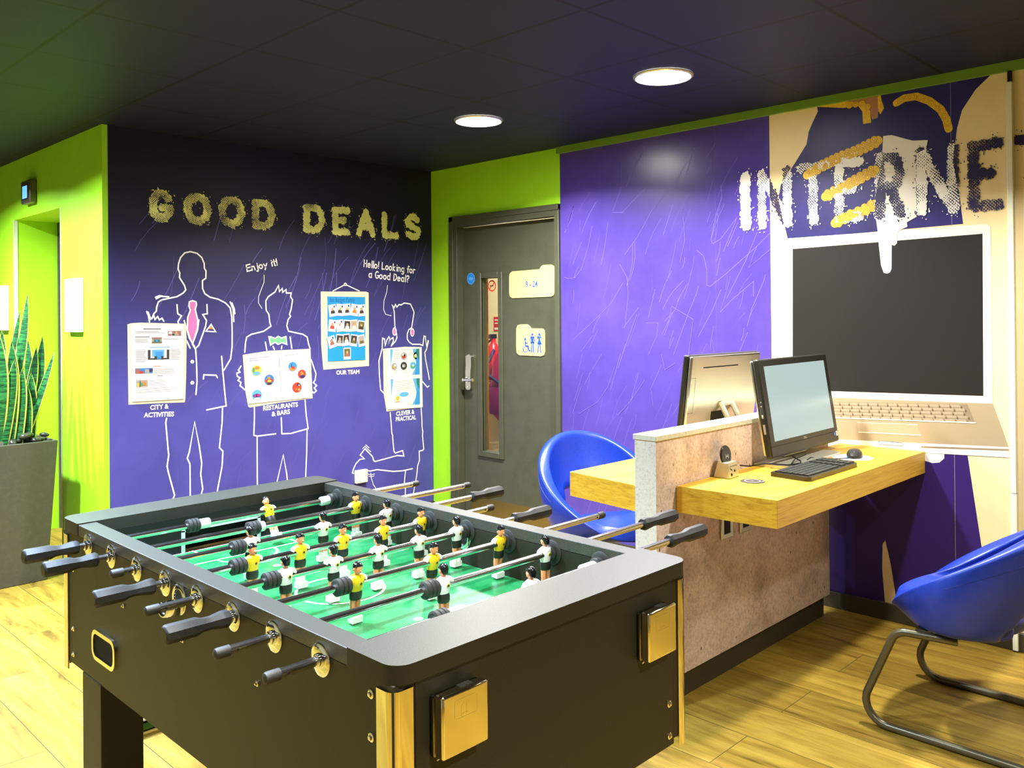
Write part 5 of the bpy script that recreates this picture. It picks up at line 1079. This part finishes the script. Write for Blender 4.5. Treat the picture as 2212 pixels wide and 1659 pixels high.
# keyboard
t = thing('keyboard', 'black computer keyboard on the near golden desk', 'keyboard', (3.30, 1.56, .803))
MB().prism(WF(0), [(3.075, 1.640), (3.062, 1.490), (3.075, 1.474), (3.490, 1.474), (3.505, 1.490), (3.512, 1.620), (3.500, 1.640)], .8035, .820).build('case', [BEZ], t, bev=.004)
KEY = mat('black_keycap', (.026, .026, .022), .45)
for nm_, ks_ in (('letter_keys', range(0, 14)), ('cursor_keys', range(14, 16)), ('number_keys', range(16, 20))):
    m = MB()
    for r in range(6):
        yq = 1.488+r*.0235; x = 3.082
        for k in ks_:
            if r == 0 and 3 <= k <= 8:
                if k == 3: m.box(x+3*.0207+.001, x+9*.0207-.001, yq, yq+.019, .820, .8255)
                continue
            if k == 13 or (k == 16): continue
            m.box(x+k*.0207+.001, x+(k+1)*.0207-.001, yq, yq+.019, .820, .8255)
    m.build(nm_, [KEY], t)
MB().tube([(3.30, 1.640, .812), (3.29, 1.66, .822), (3.36, 1.68, .83), (3.43, 1.69, .829), (3.50, 1.70, .829)], .0022, 8).build('cable', [INNER], t)
# mouse mat and mouse
t = MB(); t.lathe((3.700, 1.585, .8032), (0, 0, 1), [(0, .085), (.0016, .085)], 48); 
Wm = WF(.8050)
t.poly(Wm, [(3.64, 1.58), (3.70, 1.56), (3.72, 1.60), (3.68, 1.615)], 0, 1); t.poly(Wm, [(3.63, 1.60), (3.66, 1.592), (3.664, 1.598), (3.634, 1.606)], 0, 2)
tag(t.build('mouse_mat', [PAPER, PM['lblue'], PM['navy']]), 'small round white mouse mat with blue print under the mouse', 'mouse mat')
t = thing('mouse', 'black computer mouse on round white mat', 'mouse', (3.72, 1.575, .8055))
Rm = Matrix.Translation((3.715, 1.580, .8055)) @ Matrix.Rotation(.35, 4, 'Z')
Pm = lambda x, y, z: tuple(Rm @ Vector((x, y, max(z, 0))))
m = MB(); m.loft([(0, 0, 0, .056, .030), (.004, 0, 0, .060, .033), (.012, .002, 0, .060, .033), (.022, .006, 0, .050, .029), (.030, .010, 0, .034, .021), (.0335, .012, 0, .012, .009)], 24, 0, Pm); m.build('shell', [BEZ], t)
m = MB(); m.lathe(Pm(-.030, .004, .022), (Rm.to_3x3() @ Vector((0, -1, 0))), [(0, .007), (.008, .007)], 16); m.build('scroll_wheel', [RUBBER], t)
MB().tube([Pm(-.058, 0, .006), (3.62, 1.60, .807), (3.56, 1.66, .807), (3.50, 1.68, .818), (3.44, 1.665, .818)], .002, 8).build('cable', [INNER], t)
# computer cable on the foot
tag(MB().tube([(3.10, 1.785, .825), (3.16, 1.775, .815), (3.22, 1.74, .822), (3.26, 1.66, .820), (3.33, 1.64, .820), (3.37, 1.66, .822), (3.38, 1.70, .836)], .0028, 8).build('cable', [INNER]), 'thin black cable looping over the computer stand', 'cable')
# charging stand and inlaid pad
t = thing('power_dock', 'silver desk power block with upright black charging disc', 'power block', (2.975, 1.765, .803))
Rp = Matrix.Translation((2.955, 1.760, .803)) @ Matrix.Rotation(.05, 4, 'Z')
def pd(mb): mb.v = [tuple(Rp @ Vector(p)) for p in mb.v]; return mb
m = MB(); m.add([(-.040, -.032, .0005), (.040, -.032, .0005), (.040, .036, .0005), (-.040, .036, .0005), (-.036, -.024, .060), (.036, -.024, .060), (.036, .020, .060), (-.036, .020, .060)], [(0, 3, 2, 1), (4, 5, 6, 7), (0, 1, 5, 4), (1, 2, 6, 5), (2, 3, 7, 6), (3, 0, 4, 7)])
pd(m).build('block', [mat('champagne_metal', (.60, .56, .40), .28, .7)], t, bev=.002)
m = MB(); fw = lambda u, v: tuple((u, -.0325+.0080*(v/.06)*1.0, v))
Wd_ = lambda u, v, d: tuple(Rp @ Vector((u, -.0322+.1345*v-d, v)))
m.poly(Wd_, [(-.032, .044), (.032, .044), (.032, .0455), (-.032, .0455)], .0008); m.disc(Wd_, (-.018, .014), .006, .006, .0008); m.poly(Wd_, [(-.026, .036), (-.010, .028), (-.010, .032), (-.026, .040)], .0008); m.poly(Wd_, [(.002, .026), (.009, .032), (.016, .026), (.009, .020)], .0008)
m.build('socket_openings', [INNER], t)
m = MB(); m.lathe((.004, .012, .082), (0, -1, .12), [(0, .036), (.002, .038), (.008, .038), (.010, .036)], 36); pd(m).build('charging_disc', [mat('glossy_black', (.012, .012, .009), .15)], t)
m = MB(); Wc_ = lambda u, v, d: tuple(Rp @ Vector((.004+u, .0012+.12*(v)-d, .0830+v)))
m.stroke(Wc_, [(-.008, -.010), (-.008, .002)], .003, .0006); m.stroke(Wc_, [(.008, -.010), (.008, .002)], .003, .0006); m.stroke(Wc_, [(-.004, -.004), (.004, -.004)], .002, .0006)
m.build('disc_symbol', [mat('silver_print', (.6, .6, .52), .4)], t)
m = MB(); m.lathe((2.937, 1.640, .8031), (0, 0, 1), [(0, .046), (.0012, .046), (.0018, .044)], 48, 0)
Wp = WF(.8049); m.ringd(Wp, (2.937, 1.640), .026, .031, .0003, 1); m.stroke(Wp, [(2.932, 1.648), (2.944, 1.641), (2.932, 1.640), (2.942, 1.632)], .003, .0003, 1); m.stroke(Wp, [(2.945, 1.603), (2.962, 1.606)], .006, .0003, 1)
tag(m.build('charging_pad', [mat('dark_brown_plastic', (.05, .04, .03), .4), mat('grey_ring_print', (.32, .31, .29), .5)]), 'round dark wireless charging pad inlaid in the near golden desk', 'charging pad')

# ================================================================== tub chairs
def chair(label, loc, rz, frame_w=.52, sc_=1.0):
    t = thing('tub_chair', label, 'chair', loc); t.rotation_euler = (0, 0, rz)
    # local: +y is the front.  one padded shell: rim, slanting wall, seat; oval opening low in the back
    a, b = CH['a'], CH['b']; NTH = 64; zf, zb, seat_z = CH['zf'], CH['zb'], CH['seat']
    def rim(th): return Vector((a*math.cos(th), CH['yc']+b*math.sin(th), zf+(zb-zf)*((1-math.sin(th))/2)**CH['pw']))
    def ring(th): return Vector((CH['ra']*math.cos(th), CH['ryc']+CH['rb']*math.sin(th), seat_z))
    ts = [0, .10, .24, .38, .52, .66, .80, .92, 1.0]; NW = len(ts); vs = []
    for t_ in ts:
        for i in range(NTH):
            th = 2*PI*i/NTH; p = rim(th).lerp(ring(th), t_); n = Vector((math.cos(th), math.sin(th), 0)); h_ = rim(th).z-seat_z
            vs.append(p+n*(.024*math.sin(PI*t_)*min(h_/.2, 1)))
    ks = [.88, .72, .5, .25, .08]
    for k_ in ks:
        for i in range(NTH):
            p = ring(2*PI*i/NTH); vs.append(Vector((p.x*k_, CH['ryc']+(p.y-CH['ryc'])*k_, seat_z+.008*(1-k_))))
    shell = []; last = NW+len(ks)-1
    for j in range(last):
        for i in range(NTH):
            u_ = (i+.5)*2*PI/NTH-1.5*PI; u_ = math.degrees((u_+PI) % (2*PI)-PI); jc = j-6.6
            hole = (u_/50)**2+(jc/2.0)**2 < 1
            if not hole: shell.append((j*NTH+i, j*NTH+(i+1) % NTH, (j+1)*NTH+(i+1) % NTH, (j+1)*NTH+i))
    shell.append(tuple(last*NTH+i for i in range(NTH)))
    m = MB(); m.add(vs, shell, 0, True); m.v = [tuple(p) for p in vs]; o = m.build('shell', [BLUE], t, local=True)
    m = MB(); pts = []
    for i in range(NTH):
        th = 2*PI*i/NTH; p = rim(th).lerp(ring(th), .22); e = ring(th)-rim(th); n = Vector((math.cos(th), math.sin(th), 0)); n = (n-e*(n.dot(e)/max(e.length_squared, 1e-6))).normalized()
        if n.z > 0: n = -n if n.length < .1 else n
        pts.append(p+Vector((math.cos(th), math.sin(th), 0))*(.024*math.sin(PI*.22)*min((rim(th).z-seat_z)/.2, 1))+n*.0285)
    m.tube(pts[36:]+pts[:-3] if False else pts[30:]+pts[:3], .002, 6); m.build('seam', [BLUED], t, local=True)
    md = o.modifiers.new('s', 'SOLIDIFY'); md.thickness = .060; md.offset = 0; md.use_even_offset = False
    md = o.modifiers.new('u', 'SUBSURF'); md.levels = 1; md.render_levels = 2
    # cantilever tube base, front bend under the seat front
    hw = frame_w/2; r = .0135; zt = CH['zt']; yf = CH['yf']
    def side(x): 
        P_ = []
        def bend(c, r0, a0, a1, n=6): return [(x, c[0]+r0*math.cos(math.radians(a0+(a1-a0)*k/n)), c[1]+r0*math.sin(math.radians(a0+(a1-a0)*k/n))) for k in range(n+1)]
        P_ += [(x*.9, .02, zt)]
        P_ += bend((yf-.07, zt-.06), .06, 90, 15)
        P_ += bend((yf-.0, r+.075), .075, 15+0, -90)
        P_ += [(x, -.26, r)]
        return P_
    L_, R_ = side(-hw), side(hw)
    mid = [(-hw, -.30, r), (-hw+.03, -.335, r), (-hw+.09, -.35, r), (hw-.09, -.35, r), (hw-.03, -.335, r), (hw, -.30, r)]
    MB().tube(L_+mid+R_[::-1], r, 14).build('tube_frame', [OLIVE], t, local=True)
    MB().box(-hw*.92, hw*.92, .03, .07, zt+.006, zt+.016).box(-hw*.95, hw*.95, .11, .15, zt+.006, zt+.016).build('seat_bracket', [OLIVE], t, local=True)
    return t
chair('royal blue tub chair with olive tube base in front of the near desk', CHAIR2[:3], CHAIR2[3])
chair('royal blue tub chair with oval back opening tucked at the far desk', CHAIR1[:3], CHAIR1[3])
